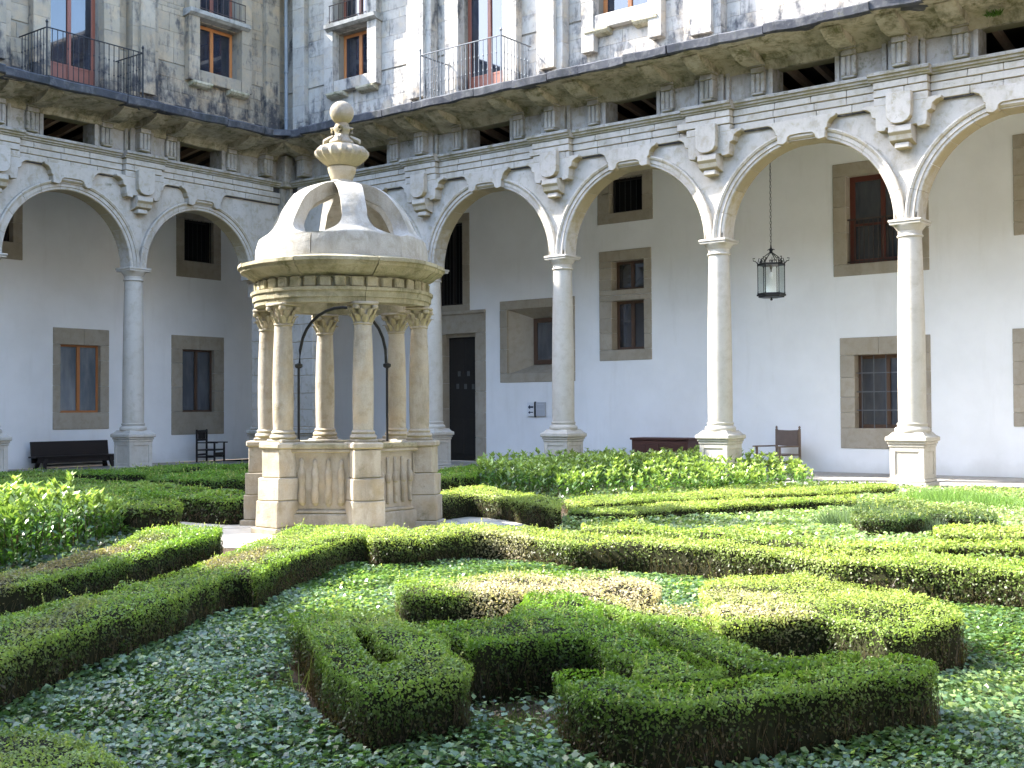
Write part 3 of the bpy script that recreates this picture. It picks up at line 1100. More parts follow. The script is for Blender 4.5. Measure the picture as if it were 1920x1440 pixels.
cbox(m, .0, 5.10, 5.16, .01, 1.38); cbox(m, -.02, 5.16, 5.24, .01, 1.38); cbox(m, .04, 5.24, 5.30, .01, 1.42); cbox(m, .08, 5.30, 5.365, .012, 1.46)
m.build('pier_capital', M['arcade'], corner)
m = MB()
m.block(-.2, .55, -.36, .2, 7.3, 8.14, .02); m.block(-.2, .36, -.55, -.362, 7.3, 8.14, .02)
m.block(.2, .62, -.62, -.2, 8.14, 9.05, .02)
m.build('corner_block', M['frieze'], corner)
m = MB()
m.add([(.2, -.2, 8.98), (1.6, -.2, 8.98), (.2, -1.6, 8.98), (.2, -.2, 9.42), (1.6, -.2, 9.42), (.2, -1.6, 9.42)], [])
m.v = []; m.f = []
def chamf(z, d):
    return [(-.1, .1), (1.6, .1), (1.6, -d), (d + .45, -d), (d, -d - .45), (d, -1.6), (-.1, -1.6)]
lo, hi = 9.265, 9.43
P0 = [(-.1, .1, lo), (1.42, .1, lo), (1.42, -1.55, lo), (2.05, -1.55, lo)]
ring = [(-.1, .1), (2.0, .1), (2.0, -1.58), (1.58, -2.0), (-.1, -2.0)]
m.add([(x, y, lo) for x, y in ring] + [(x, y, hi) for x, y in ring],
      [(0, 1, 2, 3, 4), (9, 8, 7, 6, 5)] + [(i, i + 5, (i + 1) % 5 + 5, (i + 1) % 5) for i in range(5)])
m.build('corner_cornice', M['cornice'], corner)
m = MB()
m.lathe([(.055, 9.45), (.055, 14.0)], 10, .28, -.28)
for z in (10.2, 11.6, 13.0):
    m.lathe([(.055, z), (.075, z + .01), (.075, z + .06), (.055, z + .07)], 10, .28, -.28)
m.build('downpipe', M['lead'], corner, 40)

# ------------------------------------------------------------------ gallery windows and doors
GV = 4.27
def gwin(wing, root, o, i, mat, glass, depth=.30, frames=True, fwid=.075, rails=(), name='window', mull=1, bands=3, wv=None, **k):
    w_ = make_opening_window(wing, root, i[0], i[1], i[2], i[3], GV + (wv if wv is not None else .22), mat, glass, name=name, rails=rails, fw_=fwid, mull=mull)
    surround(wing, w_, *o, *i, GV, .30, bands, **k)
    m = MB(wing)
    m.box(i[0] - .05, i[1] + .05, GV + .50, GV + .52, i[2] - .05, i[3] + .05)
    return w_
w1 = gwin('N', nroot, (15.30, 17.66, 4.83, 7.62), N_WIN[0], M['oxblood'], M['glass_dim'], fwid=.14, wv=.24, rails=(6.1,), name='french_window')
w2 = gwin('N', nroot, (15.44, 17.66, .60, 3.31), N_WIN[1], M['dark_wood'], M['glass_dim'], fwid=.10, wv=.24, name='barred_window', bands=4)
m = MB('N')
for k in range(5):
    u = 15.80 + 1.5 * (k + .5) / 5
    m.lathe([(.012, 1.09), (.012, 2.88)], 6, u, GV + .10)
for z in (1.53, 1.98, 2.44):
    m.block(15.80, 17.30, GV + .088, GV + .112, z - .012, z + .012, .003)
m.build('window_grille', M['grey_iron'], w2)
m = MB('N')
for k in range(14):
    u = 15.7 + 1.54 * k / 13
    m.lathe([(.011, 5.13), (.011, 6.22)], 6, u, GV + .06)
m.block(15.64, 17.31, GV + .045, GV + .075, 6.2, 6.235, .004)
m.block(15.64, 17.31, GV + .045, GV + .075, 5.16, 5.185, .004)
m.build('window_railing', M['rust'], w1)
w3 = gwin('N', nroot, (8.34, 10.06, 4.785, 6.05), N_WIN[2], M['dark_wood'], M['glass'], wv=.26, fwid=.09)
w3b = gwin('N', nroot, (8.34, 10.06, 2.95, 4.78), N_WIN[3], M['dark_wood'], M['glass'], wv=.26, fwid=.09)
w4 = gwin('N', nroot, (8.30, 10.12, 6.82, 8.24), N_WIN[4], M['black_wood'], M['void'], wv=.2, bands=2, mull=0)
m = MB('N')
for k in range(6):
    m.lathe([(.012, 7.1), (.012, 8.1)], 6, 8.78 + .92 * k / 5, GV + .12)
m.build('window_bars', M['iron'], w4)
# splayed window
sw = empty('splayed_window', nroot)
surround('N', sw, 4.73, 7.49, 2.40, 4.86, 5.00, 7.22, 2.66, 4.60, GV, .05, 3)
m = MB('N')
A = [(5.00, 2.66), (7.22, 2.66), (7.22, 4.60), (5.00, 4.60)]
B_ = [(5.66, 2.94), (6.90, 2.94), (6.90, 4.32), (5.66, 4.32)]
vs = [(x, GV + .05, z) for x, z in A] + [(x, GV + .50, z) for x, z in B_]
m.add(vs, [(i, i + 4, (i + 1) % 4 + 4, (i + 1) % 4) for i in range(4)])
m.f = [f[::-1] for f in m.f]
m.build('splayed_reveal', M['jamb'], sw)
ww = make_opening_window('N', sw, 5.66, 6.90, 2.94, 4.32, GV + .44, M['dark_wood'], M['glass_dim'], into=sw, fw_=.13, mull=0)
# door
dr = empty('panelled_door', nroot)
m = MB('N'); m.block(2.42, 3.77, GV + .30, GV + .36, 0.0, 3.97, .01); m.build('door_leaf', M['door'], dr)
for (a, b, c, d) in ((2.50, 3.03, .2, 1.3), (3.12, 3.68, .2, 1.3), (2.50, 3.03, 2.75, 3.8), (3.12, 3.68, 2.75, 3.8)):
    m = MB('N'); m.block(a, b, GV + .285, GV + .302, c, d, .012); m.build('door_panel', M['door'], dr)
for (x, y) in ((862, 728), (872, 727)):
    pass
for (u, z) in ((2.86, 2.72), (3.24, 2.72), (2.80, 2.33), (3.12, 2.32), (3.43, 2.31)):
    m = MB('N'); m.box(u - .055, u + .055, GV + .272, GV + .276, z - .08, z + .08); m.build('notice_paper', M['paper'], dr)
surround('N', dr, 2.0, 4.17, -.02, 4.62, 2.42, 3.77, 0.0, 3.97, GV, .30, 5)
m = MB('N'); m.block(2.42, 3.77, GV + .16, GV + .30, 3.86, 3.97, .01); m.block(2.0, 4.20, GV - .10, GV - .027, 4.56, 4.66, .015); m.build('door_cornice', M['jamb'], dr)
w5 = gwin('N', nroot, (1.80, 3.54, 4.64, 7.7), N_WIN[7], M['black_wood'], M['void'], wv=.2, mull=1, bands=4, name='barred_window')
m = MB('N')
for k in range(8):
    m.lathe([(.012, 4.86), (.012, 7.4)], 6, 2.28 + .9 * k / 7, GV + .08)
m.build('window_bars', M['iron'], w5)
gwin('N', nroot, (19.56, 21.5, 5.46, 7.74), N_WIN[8], M['red_wood'], M['glass_dim'], wv=.24)
gwin('N', nroot, (19.50, 21.5, 1.15, 3.36), N_WIN[9], M['dark_wood'], M['glass_dim'], wv=.24)
gwin('W', wroot, (3.24, 5.06, 1.08, 4.03), W_WIN[0], M['orange_wood'], M['glass_curtain'], wv=.12, fwid=.07)
gwin('W', wroot, (-1.02, 1.02, .85, 4.0), W_WIN[1], M['dark_wood'], M['glass_dim'], wv=.12, fwid=.07)
w7 = gwin('W', wroot, (-.90, .84, 5.86, 8.0), W_WIN[2], M['black_wood'], M['void'], wv=.2, mull=0)
m = MB('W')
for k in range(7):
    m.lathe([(.012, 6.39), (.012, 7.73)], 6, -.55 + 1.04 * k / 6, GV + .08)
m.build('window_bars', M['iron'], w7)
gwin('W', wroot, (6.0, 7.9, 5.86, 8.2), W_WIN[3], M['black_wood'], M['glass'], wv=.2)
gwin('W', wroot, (7.3, 9.2, 1.08, 4.03), W_WIN[4], M['orange_wood'], M['glass_curtain'], wv=.12)

# ------------------------------------------------------------------ wings behind and beside the camera (they shade the garden)
def plain_wing(name, x0, x1, y0, y1, label, axis):
    r_ = empty(name, loc=((x0 + x1) / 2, (y0 + y1) / 2, 0))
    tag(r_, label, 'building')
    inv = Vector(r_.location)
    def P(m, nm, mat):
        m.v = [(x - inv.x, y - inv.y, z) for x, y, z in m.v]
        return m.build(nm, M[mat], r_)
    m = MB()
    if axis == 'x':          # runs along x, garden on its +y side
        m.box(x0, x1, y0, y1 - 4.3, 0, 8.2); P(m, 'gallery_wall', 'plaster')
        m = MB(); m.box(x0, x1, y1 - 4.3, y1, 7.9, 9.3); P(m, 'frieze', 'frieze')
        m = MB(); m.box(x0, x1, y1 - .02, y1 + 1.5, 9.25, 9.42); P(m, 'cornice', 'cornice')
        m = MB(); m.box(x0, x1, y0, y1 - .2, 9.42, 14.15); P(m, 'upper_wall', 'ashlar')
        m = MB(); m.box(22.55, 22.95, y1 - 1.0, y1 - .6, 14.15, 15.0); m.block(22.5, 23.0, y1 - 1.05, y1 - .55, 15.0, 15.1); P(m, 'chimney', 'ashlar')
        k = 5.8
        while k < x1 - 3:
            m = MB(); m.block(k - .36, k + .36, y1 - .4, y1 + .3, 0, 1.1); m.lathe([(.27, 1.1), (.24, 5.3)], 20, k, y1 - .05); m.block(k - .3, k + .3, y1 - .35, y1 + .25, 5.3, 5.5); m.box(k - .25, k + .25, y1 - .3, y1 + .2, 5.5, 7.9)
            P(m, 'column', 'column'); k += 4.3
    else:                    # runs along y, garden on its -x side
        m = MB(); m.box(x0 + 4.3, x1, y0, y1, 0, 8.2); P(m, 'gallery_wall', 'plaster')
        m = MB(); m.box(x0, x0 + 4.3, y0, y1, 7.9, 9.3); P(m, 'frieze', 'frieze')
        m = MB(); m.box(x0 - 1.5, x0 + .02, y0, y1, 9.25, 9.42); P(m, 'cornice', 'cornice')
        m = MB(); m.box(x0 + .2, x1, y0, y1, 9.42, 14.15); P(m, 'upper_wall', 'ashlar')
        k = y1 - 5.8
        while k > y0 + 2:
            m = MB(); m.block(x0 - .3, x0 + .4, k - .36, k + .36, 0, 1.1); m.lathe([(.27, 1.1), (.24, 5.3)], 20, x0 + .05, k); m.block(x0 - .25, x0 + .35, k - .3, k + .3, 5.3, 5.5); m.box(x0 - .2, x0 + .3, k - .25, k + .25, 5.5, 7.9)
            P(m, 'column', 'column'); k -= 4.3
plain_wing('cloister_wing', -5, 34, -34, -24.2, 'stone wing closing the garden on the side the camera stands, not in the picture', 'x')
plain_wing('cloister_wing', 28.8, 38, -24.0, 5, 'stone wing closing the garden beyond the edge of the picture, not in the picture', 'y')

# ------------------------------------------------------------------ the domed well in the garden
WX, WY = 15.06, -12.25
well = empty('domed_well', loc=(WX, WY, 0))
tag(well, 'round stone well house with six columns, openwork dome and ball finial', 'well')
RR = 1.075
def hexa(k):
    return -PI / 2 + k * PI / 3

def rot_add(m, q, a, dx=0, dy=0):
    m.add([(x * math.cos(a) - y * math.sin(a) + dx, x * math.sin(a) + y * math.cos(a) + dy, z) for x, y, z in q.v], q.f)
    return m

# parapet: six panels between six piers; local x = radial outward
RA = RR * math.cos(PI / 6)
for k in range(6):
    a = hexa(k) + PI / 6
    m = MB()
    q = MB()
    hw = RR * math.sin(PI / 6)
    q.block(RA - .12, RA + .045, -hw + .16, hw - .16, .30, 1.06, .01)
    q.block(RA - .12, RA + .115, -hw + .13, hw - .13, 0, .26, .015)
    q.block(RA - .12, RA + .085, -hw + .14, hw - .14, .26, .31, .015)
    q.block(RA - .12, RA + .10, -hw + .12, hw - .12, 1.05, 1.10, .012)
    rot_add(m, q, a)
    p = m.build('parapet_panel', M['well'], well)
    rough_up(p.data, .006, k, 5)
    # carved relief: upright ribs, worn figures
    m = MB()
    wdt = 2 * (hw - .19)
    if k == 5:
        pass
    for j in range(5 if k % 2 else 4):
        nn = 5 if k % 2 else 4
        y = -wdt / 2 + wdt * (j + .5) / nn
        q = MB()
        top = .98 - (.04 if j in (0, nn - 1) else 0)
        if k % 2:
            q.block(RA + .03, RA + .085, y - .028, y + .028, .37, top, .02)
            q.lathe([(.005, .62), (.04, .66), (.045, .72), (.03, .78), (.005, .80)], 8, RA + .06, y)
        else:
            q.lathe([(.02, .36), (.05, .40), (.055, .52), (.04, .60), (.052, .70), (.05, .80), (.03, .86), (.035, .90), (.03, .95), (.003, .98)], 10, RA + .052, y)
        rot_add(m, q, a)
    q = MB()
    q.block(RA + .03, RA + .075, -wdt / 2 - .03, -wdt / 2 + .0, .34, 1.02, .01)
    q.block(RA + .03, RA + .075, wdt / 2 - .0, wdt / 2 + .03, .34, 1.02, .01)
    rot_add(m, q, a)
    r_ = m.build('relief_carving', M['well'], p, 40)
    rough_up(r_.data, .012, 9 + k, 9)
# piers
for k in range(6):
    a = hexa(k)
    pier = empty('pier', well)
    for (z0, z1, rin, rout, hw, col) in ((0, .10, .2, .33, .245, 'well'), (.10, .44, .2, .285, .215, 'well'), (.44, .735, .2, .265, .205, 'well'), (.735, 1.10, .2, .225, .178, 'well')):
        m = MB(); q = MB()
        q.block(RR - rin, RR + rout, -hw, hw, z0 + .001, z1 - .001, .012)
        rot_add(m, q, a)
        o = m.build('pier_stone', M[col], pier)
        subdiv_rough(o.data, .016, 3 + k)
# coping ring
m = MB()
for k in range(6):
    a = hexa(k) + PI / 6
    hw = RR * math.sin(PI / 6)
    m2 = MB(); q = MB()
    q.block(RA - .16, RA + .12, -hw + .02, hw - .02, 1.10, 1.165, .015)
    rot_add(m2, q, a)
    o = m2.build('coping_stone', M['well_moss'], well)
    rough_up(o.data, .008, k, 5)
for k in range(6):
    a = hexa(k)
    m2 = MB(); q = MB()
    q.block(RR - .22, RR + .25, -.205, .205, 1.10, 1.185, .02)
    rot_add(m2, q, a)
    m2.build('coping_stone', M['well'], well)

# columns
def well_column():
    c = empty('column', well)
    m = MB()
    m.block(-.155, .155, -.155, .155, 1.184, 1.225, .012)
    m.lathe([(.16, 1.225), (.178, 1.25), (.165, 1.28), (.145, 1.29), (.155, 1.315), (.14, 1.335), (.133, 1.34)], 20)
    m.build('column_base', M['well'], c, 40)
    m = MB()
    m.lathe([(.132, 1.335), (.138, 1.7), (.137, 2.0), (.128, 2.35), (.112, 2.70), (.110, 2.715)], 22)
    m.build('shaft', M['well'], c, 40)
    m = MB()
    m.lathe([(.112, 2.705), (.125, 2.712), (.125, 2.728), (.113, 2.735), (.115, 2.80), (.125, 2.88), (.145, 2.945), (.15, 2.955)], 20)
    for row, (z, r0, n, L) in enumerate(((2.735, .112, 8, .10), (2.80, .12, 8, .11))):
        for i in range(n):
            a = 2 * PI * (i + .5 * row) / n
            pts = [(r0, z), (r0 + .028, z + L * .5), (r0 + .052, z + L * .9), (r0 + .078, z + L), (r0 + .085, z + L * .86)]
            q = MB()
            ws = (.036, .04, .034, .02, .008)
            vs = []
            for (rr, zz), wd in zip(pts, ws):
                vs += [(rr - .012, -wd, zz), (rr + .012, 0, zz), (rr - .012, wd, zz)]
            fs = []
            for s in range(4):
                fs += [(3 * s, 3 * s + 1, 3 * s + 4, 3 * s + 3), (3 * s + 1, 3 * s + 2, 3 * s + 5, 3 * s + 4)]
            fs.append((12, 13, 14))
            q.add(vs, fs)
            rot_add(m, q, a)
    for i in range(4):
        a = PI / 4 + i * PI / 2
        q = MB(); q.lathe([(.003, 2.90), (.04, 2.905), (.048, 2.93), (.04, 2.955), (.003, 2.96)], 8, .175, 0)
        rot_add(m, q, a)
    m.block(-.165, .165, -.165, .165, 2.955, 3.0, .012)
    o = m.build('capital', M['well'], c, 45)
    rough_up(o.data, .008, 5, 14)
    return c
wc = well_column()
wc.location = (RR * math.cos(hexa(0)), RR * math.sin(hexa(0)), 0); wc.rotation_euler[2] = hexa(0)
for k in range(1, 6):
    c = copy_tree(wc, well, loc=(RR * math.cos(hexa(k)), RR * math.sin(hexa(k)), 0), rz=hexa(k))

# entablature ring, cut into curved stones
def ring_stones(name, prof, n, mat, off=0.0, parent=well, seg=6, seed=0, amt=.008, gap=.004):
    out = []
    for k in range(n):
        a0 = off + 2 * PI * k / n + gap; a1 = off + 2 * PI * (k + 1) / n - gap
        m = MB()
        mm = len(prof)
        vs = []
        for i in range(seg + 1):
            t = a0 + (a1 - a0) * i / seg
            vs += [(r_ * math.cos(t), r_ * math.sin(t), z) for r_, z in prof]
        fs = [tuple(range(mm)), tuple(range(seg * mm + mm - 1, seg * mm - 1, -1))]
        for i in range(seg):
            for j in range(mm):
                j2 = (j + 1) % mm
                fs.append((i * mm + j, i * mm + j2, (i + 1) * mm + j2, (i + 1) * mm + j))
        # profiles run outwards then up then back
        fs = [f[::-1] for f in fs]
        m.add(vs, fs)
        o = m.build(name, M[mat], parent, 35)
        rough_up(o.data, amt, seed + k, 4)
        fix_normals(o.data)
        out.append(o)
    return out
def fix_normals(me):
    import bmesh
    b = bmesh.new(); b.from_mesh(me)
    bmesh.ops.recalc_face_normals(b, faces=b.faces)
    b.to_mesh(me); b.free(); me.update()
ring_stones('architrave_stone', [(.93, 3.0), (1.195, 3.0), (1.20, 3.06), (1.22, 3.065), (1.225, 3.14), (1.245, 3.15), (1.25, 3.19), (.93, 3.19)], 6, 'well_moss', hexa(0), seed=20)
ring_stones('frieze_ring_stone', [(.93, 3.19), (1.13, 3.19), (1.13, 3.335), (.93, 3.335)], 6, 'well_moss', hexa(0) + .3, seed=30)
nd = 36
for k in range(nd):
    a = 2 * PI * (k + .5) / nd
    m = MB(); q = MB()
    hw = random.uniform(.070, .085)
    q.block(1.10, random.uniform(1.185, 1.205), -hw, hw, 3.195, 3.33, .018)
    rot_add(m, q, a)
    o = m.build('frieze_block', M['well_moss'], well)
    rough_up(o.data, .012, k, 9)
ring_stones('cornice_stone', [(.93, 3.335), (1.16, 3.335), (1.20, 3.36), (1.26, 3.385), (1.31, 3.43), (1.375, 3.46), (1.385, 3.50), (1.415, 3.51), (1.41, 3.555), (1.20, 3.60), (.93, 3.60)],
            8, 'well_moss', .35, seed=40, amt=.012)

# dome: solid drum with ribs rising from it
def dome_r(z):
    pts = [(3.58, 1.185), (3.80, 1.175), (3.92, 1.14), (3.99, 1.06), (4.12, .985), (4.28, .90), (4.42, .81), (4.52, .71), (4.60, .59), (4.67, .44), (4.72, .29), (4.75, .15)]
    for (z0, r0), (z1, r1) in zip(pts, pts[1:]):
        if z0 <= z <= z1:
            return r0 + (r1 - r0) * (z - z0) / (z1 - z0)
    return pts[-1][1] if z > 4.7 else pts[0][1]
def ribs_half(z):
    """angular half width of a rib at height z; wide enough to close the drum below the openings"""
    full = PI / 6
    base = .18
    z_b = 3.90
    if z >= z_b + .26:
        rr = dome_r(z)
        return min(full, max(.18, .175 / max(rr, .05)))
    if z <= z_b:
        return full
    t = (z - z_b) / .26
    e = 1 - math.sqrt(max(0, 1 - (1 - t) ** 2.2))
    return base + (full - base) * min(1, e)
zs = [3.58, 3.66, 3.78, 3.88, 3.899, 3.902, 3.91, 3.925, 3.945, 3.97, 4.0, 4.03, 4.07, 4.11, 4.15, 4.20, 4.25, 4.30, 4.37, 4.44, 4.51, 4.57, 4.62, 4.66, 4.70, 4.74]
RIB0 = rad(-34)
for k in range(6):
    c = RIB0 + k * PI / 3
    na = 10
    outer, inner = [], []
    m = MB()
    th = .22
    for z in zs:
        h = ribs_half(z) - .003
        for i in range(na + 1):
            t = c - h + 2 * h * i / na
            r_ = dome_r(z)
            outer.append((r_ * math.cos(t), r_ * math.sin(t), z))
            ri = max(.02, r_ - th) if z < 4.5 else max(.02, r_ - th * 1.2)
            zi = z - max(0, (z - 4.2)) * .22
            inner.append((ri * math.cos(t), ri * math.sin(t), zi))
    nz = len(zs); W_ = na + 1
    m.v = outer + inner
    o_ = nz * W_
    for j in range(nz - 1):
        for i in range(na):
            m.f.append((j * W_ + i, j * W_ + i + 1, (j + 1) * W_ + i + 1, (j + 1) * W_ + i))
            m.f.append((o_ + j * W_ + i + 1, o_ + j * W_ + i, o_ + (j + 1) * W_ + i, o_ + (j + 1) * W_ + i + 1))
        m.f.append((j * W_, (j + 1) * W_, o_ + (j + 1) * W_, o_ + j * W_))
        m.f.append((j * W_ + na, o_ + j * W_ + na, o_ + (j + 1) * W_ + na, (j + 1) * W_ + na))
    for i in range(na):
        m.f.append((i, o_ + i, o_ + i + 1, i + 1))
        m.f.append(((nz - 1) * W_ + i, (nz - 1) * W_ + i + 1, o_ + (nz - 1) * W_ + i + 1, o_ + (nz - 1) * W_ + i))
    o = m.build('dome_rib', M['dome'], well, 40)
    rough_up(o.data, .014, 60 + k, 5); rough_up(o.data, .006, 80 + k, 17)
    fix_normals(o.data)
# finial
fin = empty('finial', well, loc=(-.02, .01, 0))
m = MB(); m.lathe([(.20, 4.68), (.21, 4.72), (.16, 4.75), (.145, 4.78), (.19, 4.90), (.20, 4.955), (.175, 4.97)], 20)
m.build('finial_neck', M['well'], fin, 40)
m = MB(); m.lathe([(.17, 4.965, 0), (.20, 4.985, 0), (.26, 5.03, .05), (.33, 5.10, .075), (.352, 5.15, .08), (.345, 5.19, .07), (.30, 5.24, .05), (.20, 5.275, 0), (.10, 5.28, 0)], 64, lobes=16)
m.build('fluted_urn', M['well'], fin, 50)
m = MB(); m.lathe([(.15, 5.27), (.17, 5.30), (.165, 5.33), (.11, 5.37), (.09, 5.42), (.10, 5.46), (.115, 5.50), (.10, 5.54), (.09, 5.57), (.08, 5.60)], 16)
for i in range(4):
    a = PI / 5 + i * PI / 2
    q = MB(); q.tube([(.07, 0, 5.52), (.14, 0, 5.50), (.13, 0, 5.44), (.10, 0, 5.40), (.17, 0, 5.36), (.24, 0, 5.33), (.25, 0, 5.29)], [.03, .035, .03, .03, .035, .035, .02], 6)
    rot_add(m, q, a)
o = m.build('finial_scrolls', M['well'], fin, 50); rough_up(o.data, .01, 3, 12)
m = MB()
prof = [(.165 * math.sin(PI * i / 14) if 0 < i < 14 else .001, 5.725 - .165 * math.cos(PI * i / 14)) for i in range(15)]
m.lathe(prof, 24)
o = m.build('ball', M['well'], fin, 60); rough_up(o.data, .006, 8, 6)
# iron pulley frame inside
fr = empty('pulley_frame', well)
d = Vector((math.cos(rad(38)), math.sin(rad(38)), 0))
for s in (-1, 1):
    m = MB()
    b = d * (.61 * s)
    m.tube([(b.x, b.y, 1.17), (b.x, b.y, 2.2)], .017, 8)
    m.lathe([(.03, 2.18), (.055, 2.2), (.055, 2.235), (.02, 2.25)], 10, b.x, b.y)
    m.build('iron_post', M['iron'], fr, 40)
m = MB()
pts = []
for i in range(17):
    t = PI * i / 16
    x = .60 * math.cos(t)
    pts.append((d.x * x, d.y * x, 2.22 + .80 * math.sin(t) ** .8))
m.tube(pts, .021, 8)
m.build('iron_arch', M['iron'], fr, 40)
m = MB(); m.lathe([(.70, 1.08), (.78, 1.1), (.78, 1.13), (.70, 1.135)], 24)
m.build('well_rim', M['iron'], fr)
m = MB(); m.lathe([(.001, .6), (.75, .6)], 24); m.build('well_shaft_floor', M['void'], well)

# ------------------------------------------------------------------ furniture in the galleries
def local(name, x, y, rz, label, cat, z=0.0):
    e = empty(name, loc=(x, y, z), rz=rz)
    tag(e, label, cat)
    return e

# long bench with a leaning plank back (west gallery); local x along the bench, seat towards +y
b = local('bench', -3.62, -4.72, -PI / 2, 'long blackened wooden bench with a solid plank back on trestle feet', 'bench')
# after rotation local +y points to +x (the garden)
m = MB(); m.add([(-1.22, -.26, .16), (1.22, -.26, .16), (1.22, -.34, .76), (-1.22, -.34, .76), (-1.22, -.215, .16), (1.22, -.215, .16), (1.22, -.295, .76), (-1.22, -.295, .76)],
                [(0, 1, 2, 3), (7, 6, 5, 4), (3, 2, 6, 7), (4, 5, 1, 0), (1, 5, 6, 2), (0, 3, 7, 4)])
fix = m.build('backrest', M['black_wood'], b); fix_normals(fix.data); bevel(fix.data, .01)
m = MB(); m.block(-1.34, 1.34, -.21, .20, .31, .355, .012); m.build('seat', M['black_wood'], b)
m = MB(); m.block(-1.24, 1.24, .10, .135, .17, .308, .008); m.build('apron', M['black_wood'], b)
for s in (-1, 1):
    for y in (-.16, .12):
        m = MB(); m.add([(s * 1.0 - .05, y - .04, .31), (s * 1.0 + .05, y - .04, .31), (s * 1.0 + .05, y + .04, .31), (s * 1.0 - .05, y + .04, .31),
                         (s * 1.10 - .06, y * 1.5 - .05, 0), (s * 1.10 + .06, y * 1.5 - .05, 0), (s * 1.10 + .06, y * 1.5 + .05, 0), (s * 1.10 - .06, y * 1.5 + .05, 0)],
                        [(3, 2, 1, 0), (4, 5, 6, 7), (0, 1, 5, 4), (1, 2, 6, 5), (2, 3, 7, 6), (3, 0, 4, 7)])
        o = m.build('leg', M['black_wood'], b); fix_normals(o.data); bevel(o.data, .008)
m = MB(); m.block(-1.0, 1.0, -.02, .02, .08, .12, .008); m.build('stretcher', M['black_wood'], b)

# armchair with carved slat back (west gallery)
def chair_base(root, mat, seat_h=.44, w_=.58, d=.52, back_h=1.05, arm_h=.68):
    for sx in (-1, 1):
        m = MB(); m.block(sx * (w_ / 2 - .028) - .026, sx * (w_ / 2 - .028) + .026, -d / 2, -d / 2 + .055, 0, back_h, .008); m.build('rear_post', mat, root)
        m = MB(); m.block(sx * (w_ / 2 - .028) - .026, sx * (w_ / 2 - .028) + .026, d / 2 - .055, d / 2, 0, arm_h - .03, .008); m.build('front_leg', mat, root)
        m = MB(); m.block(sx * (w_ / 2 - .028) - .038, sx * (w_ / 2 - .028) + .038, -d / 2 + .056, d / 2 + .09, arm_h - .03, arm_h + .005, .01); m.build('armrest', mat, root)
        m = MB(); m.block(sx * (w_ / 2 - .028) - .015, sx * (w_ / 2 - .028) + .015, -d / 2 + .056, d / 2 - .056, .14, .19, .006); m.build('side_rail', mat, root)
    m = MB(); m.block(-w_ / 2 + .056, w_ / 2 - .056, d / 2 - .045, d / 2 - .012, .20, .30, .006); m.build('front_rail', mat, root)
    m = MB(); m.block(-w_ / 2 + .056, w_ / 2 - .056, -d / 2 + .012, -d / 2 + .045, .20, .26, .006); m.build('back_rail', mat, root)
c = local('armchair', -3.35, -.22, rad(-62), 'small dark wooden armchair with a pierced slat back below the shaded window', 'chair')
chair_base(c, M['black_wood'], w_=.78, d=.64, back_h=1.02, arm_h=.62)
m = MB(); m.block(-.38, .38, -.26, .32, .36, .40, .01); m.build('seat', M['black_wood'], c)
for z0, z1 in ((.66, .72), (.93, 1.0)):
    m = MB(); m.block(-.335, .335, -.31, -.275, z0, z1, .006); m.build('crest_rail', M['black_wood'], c)
for x, wd in ((-.22, .03), (-.12, .03), (0, .075), (.12, .03), (.22, .03)):
    m = MB(); m.block(x - wd, x + wd, -.305, -.28, .722, .928, .005); m.build('back_slat', M['black_wood'], c)

# leather armchair (north gallery): back towards the wall, turned a little
c = local('leather_armchair', 14.15, 3.45, rad(180 - 20), 'old armchair with a brown leather back against the sunny white wall', 'chair')
chair_base(c, M['chair_wood'], w_=.84, d=.74, back_h=1.08, arm_h=.66)
m = MB(); m.block(-.41, .41, -.30, .37, .42, .46, .012); m.build('leather_seat', M['leather'], c)
m = MB()
vs, fs = [], []
n = 8
for i in range(n + 1):
    x = -.365 + .73 * i / n
    s = .03 * math.sin(PI * i / n)
    for z in (.66, 1.05):
        vs += [(x, -.328 - s, z - s * .4), (x, -.300 - s, z - s * .4)]
for i in range(n):
    o = 4 * i
    fs += [(o, o + 4, o + 6, o + 2), (o + 1, o + 3, o + 7, o + 5), (o + 2, o + 6, o + 7, o + 3), (o, o + 1, o + 5, o + 4)]
fs += [(0, 2, 3, 1), (4 * n, 4 * n + 1, 4 * n + 3, 4 * n + 2)]
m.add(vs, fs)
o = m.build('leather_back', M['leather'], c); fix_normals(o.data)
for sx in (-1, 1):
    m = MB(); m.lathe([(.012, 1.08), (.028, 1.095), (.03, 1.12), (.012, 1.145), (.002, 1.15)], 10, sx * .392, -.343); m.build('post_finial', M['chair_wood'], c, 40)

# chest
c = local('chest', 10.78, 3.72, 0, 'dark red-brown panelled wooden chest, low against the white wall', 'chest')
m = MB(); m.block(-.86, .86, -.32, .32, .06, .76, .012); m.build('chest_body', M['chest_wood'], c)
m = MB(); m.block(-.90, .90, -.36, .35, .762, .82, .012); m.build('lid', M['chest_wood'], c)
for k in range(4):
    x0 = -.80 + .405 * k
    m = MB(); m.block(x0, x0 + .375, -.335, -.318, .16, .66, .012); m.build('front_panel', M['chest_wood'], c)
for sx in (-1, 1):
    m = MB(); m.block(sx * .80 - .06, sx * .80 + .06, -.33, .33, 0, .058, .008); m.build('foot', M['chest_wood'], c)

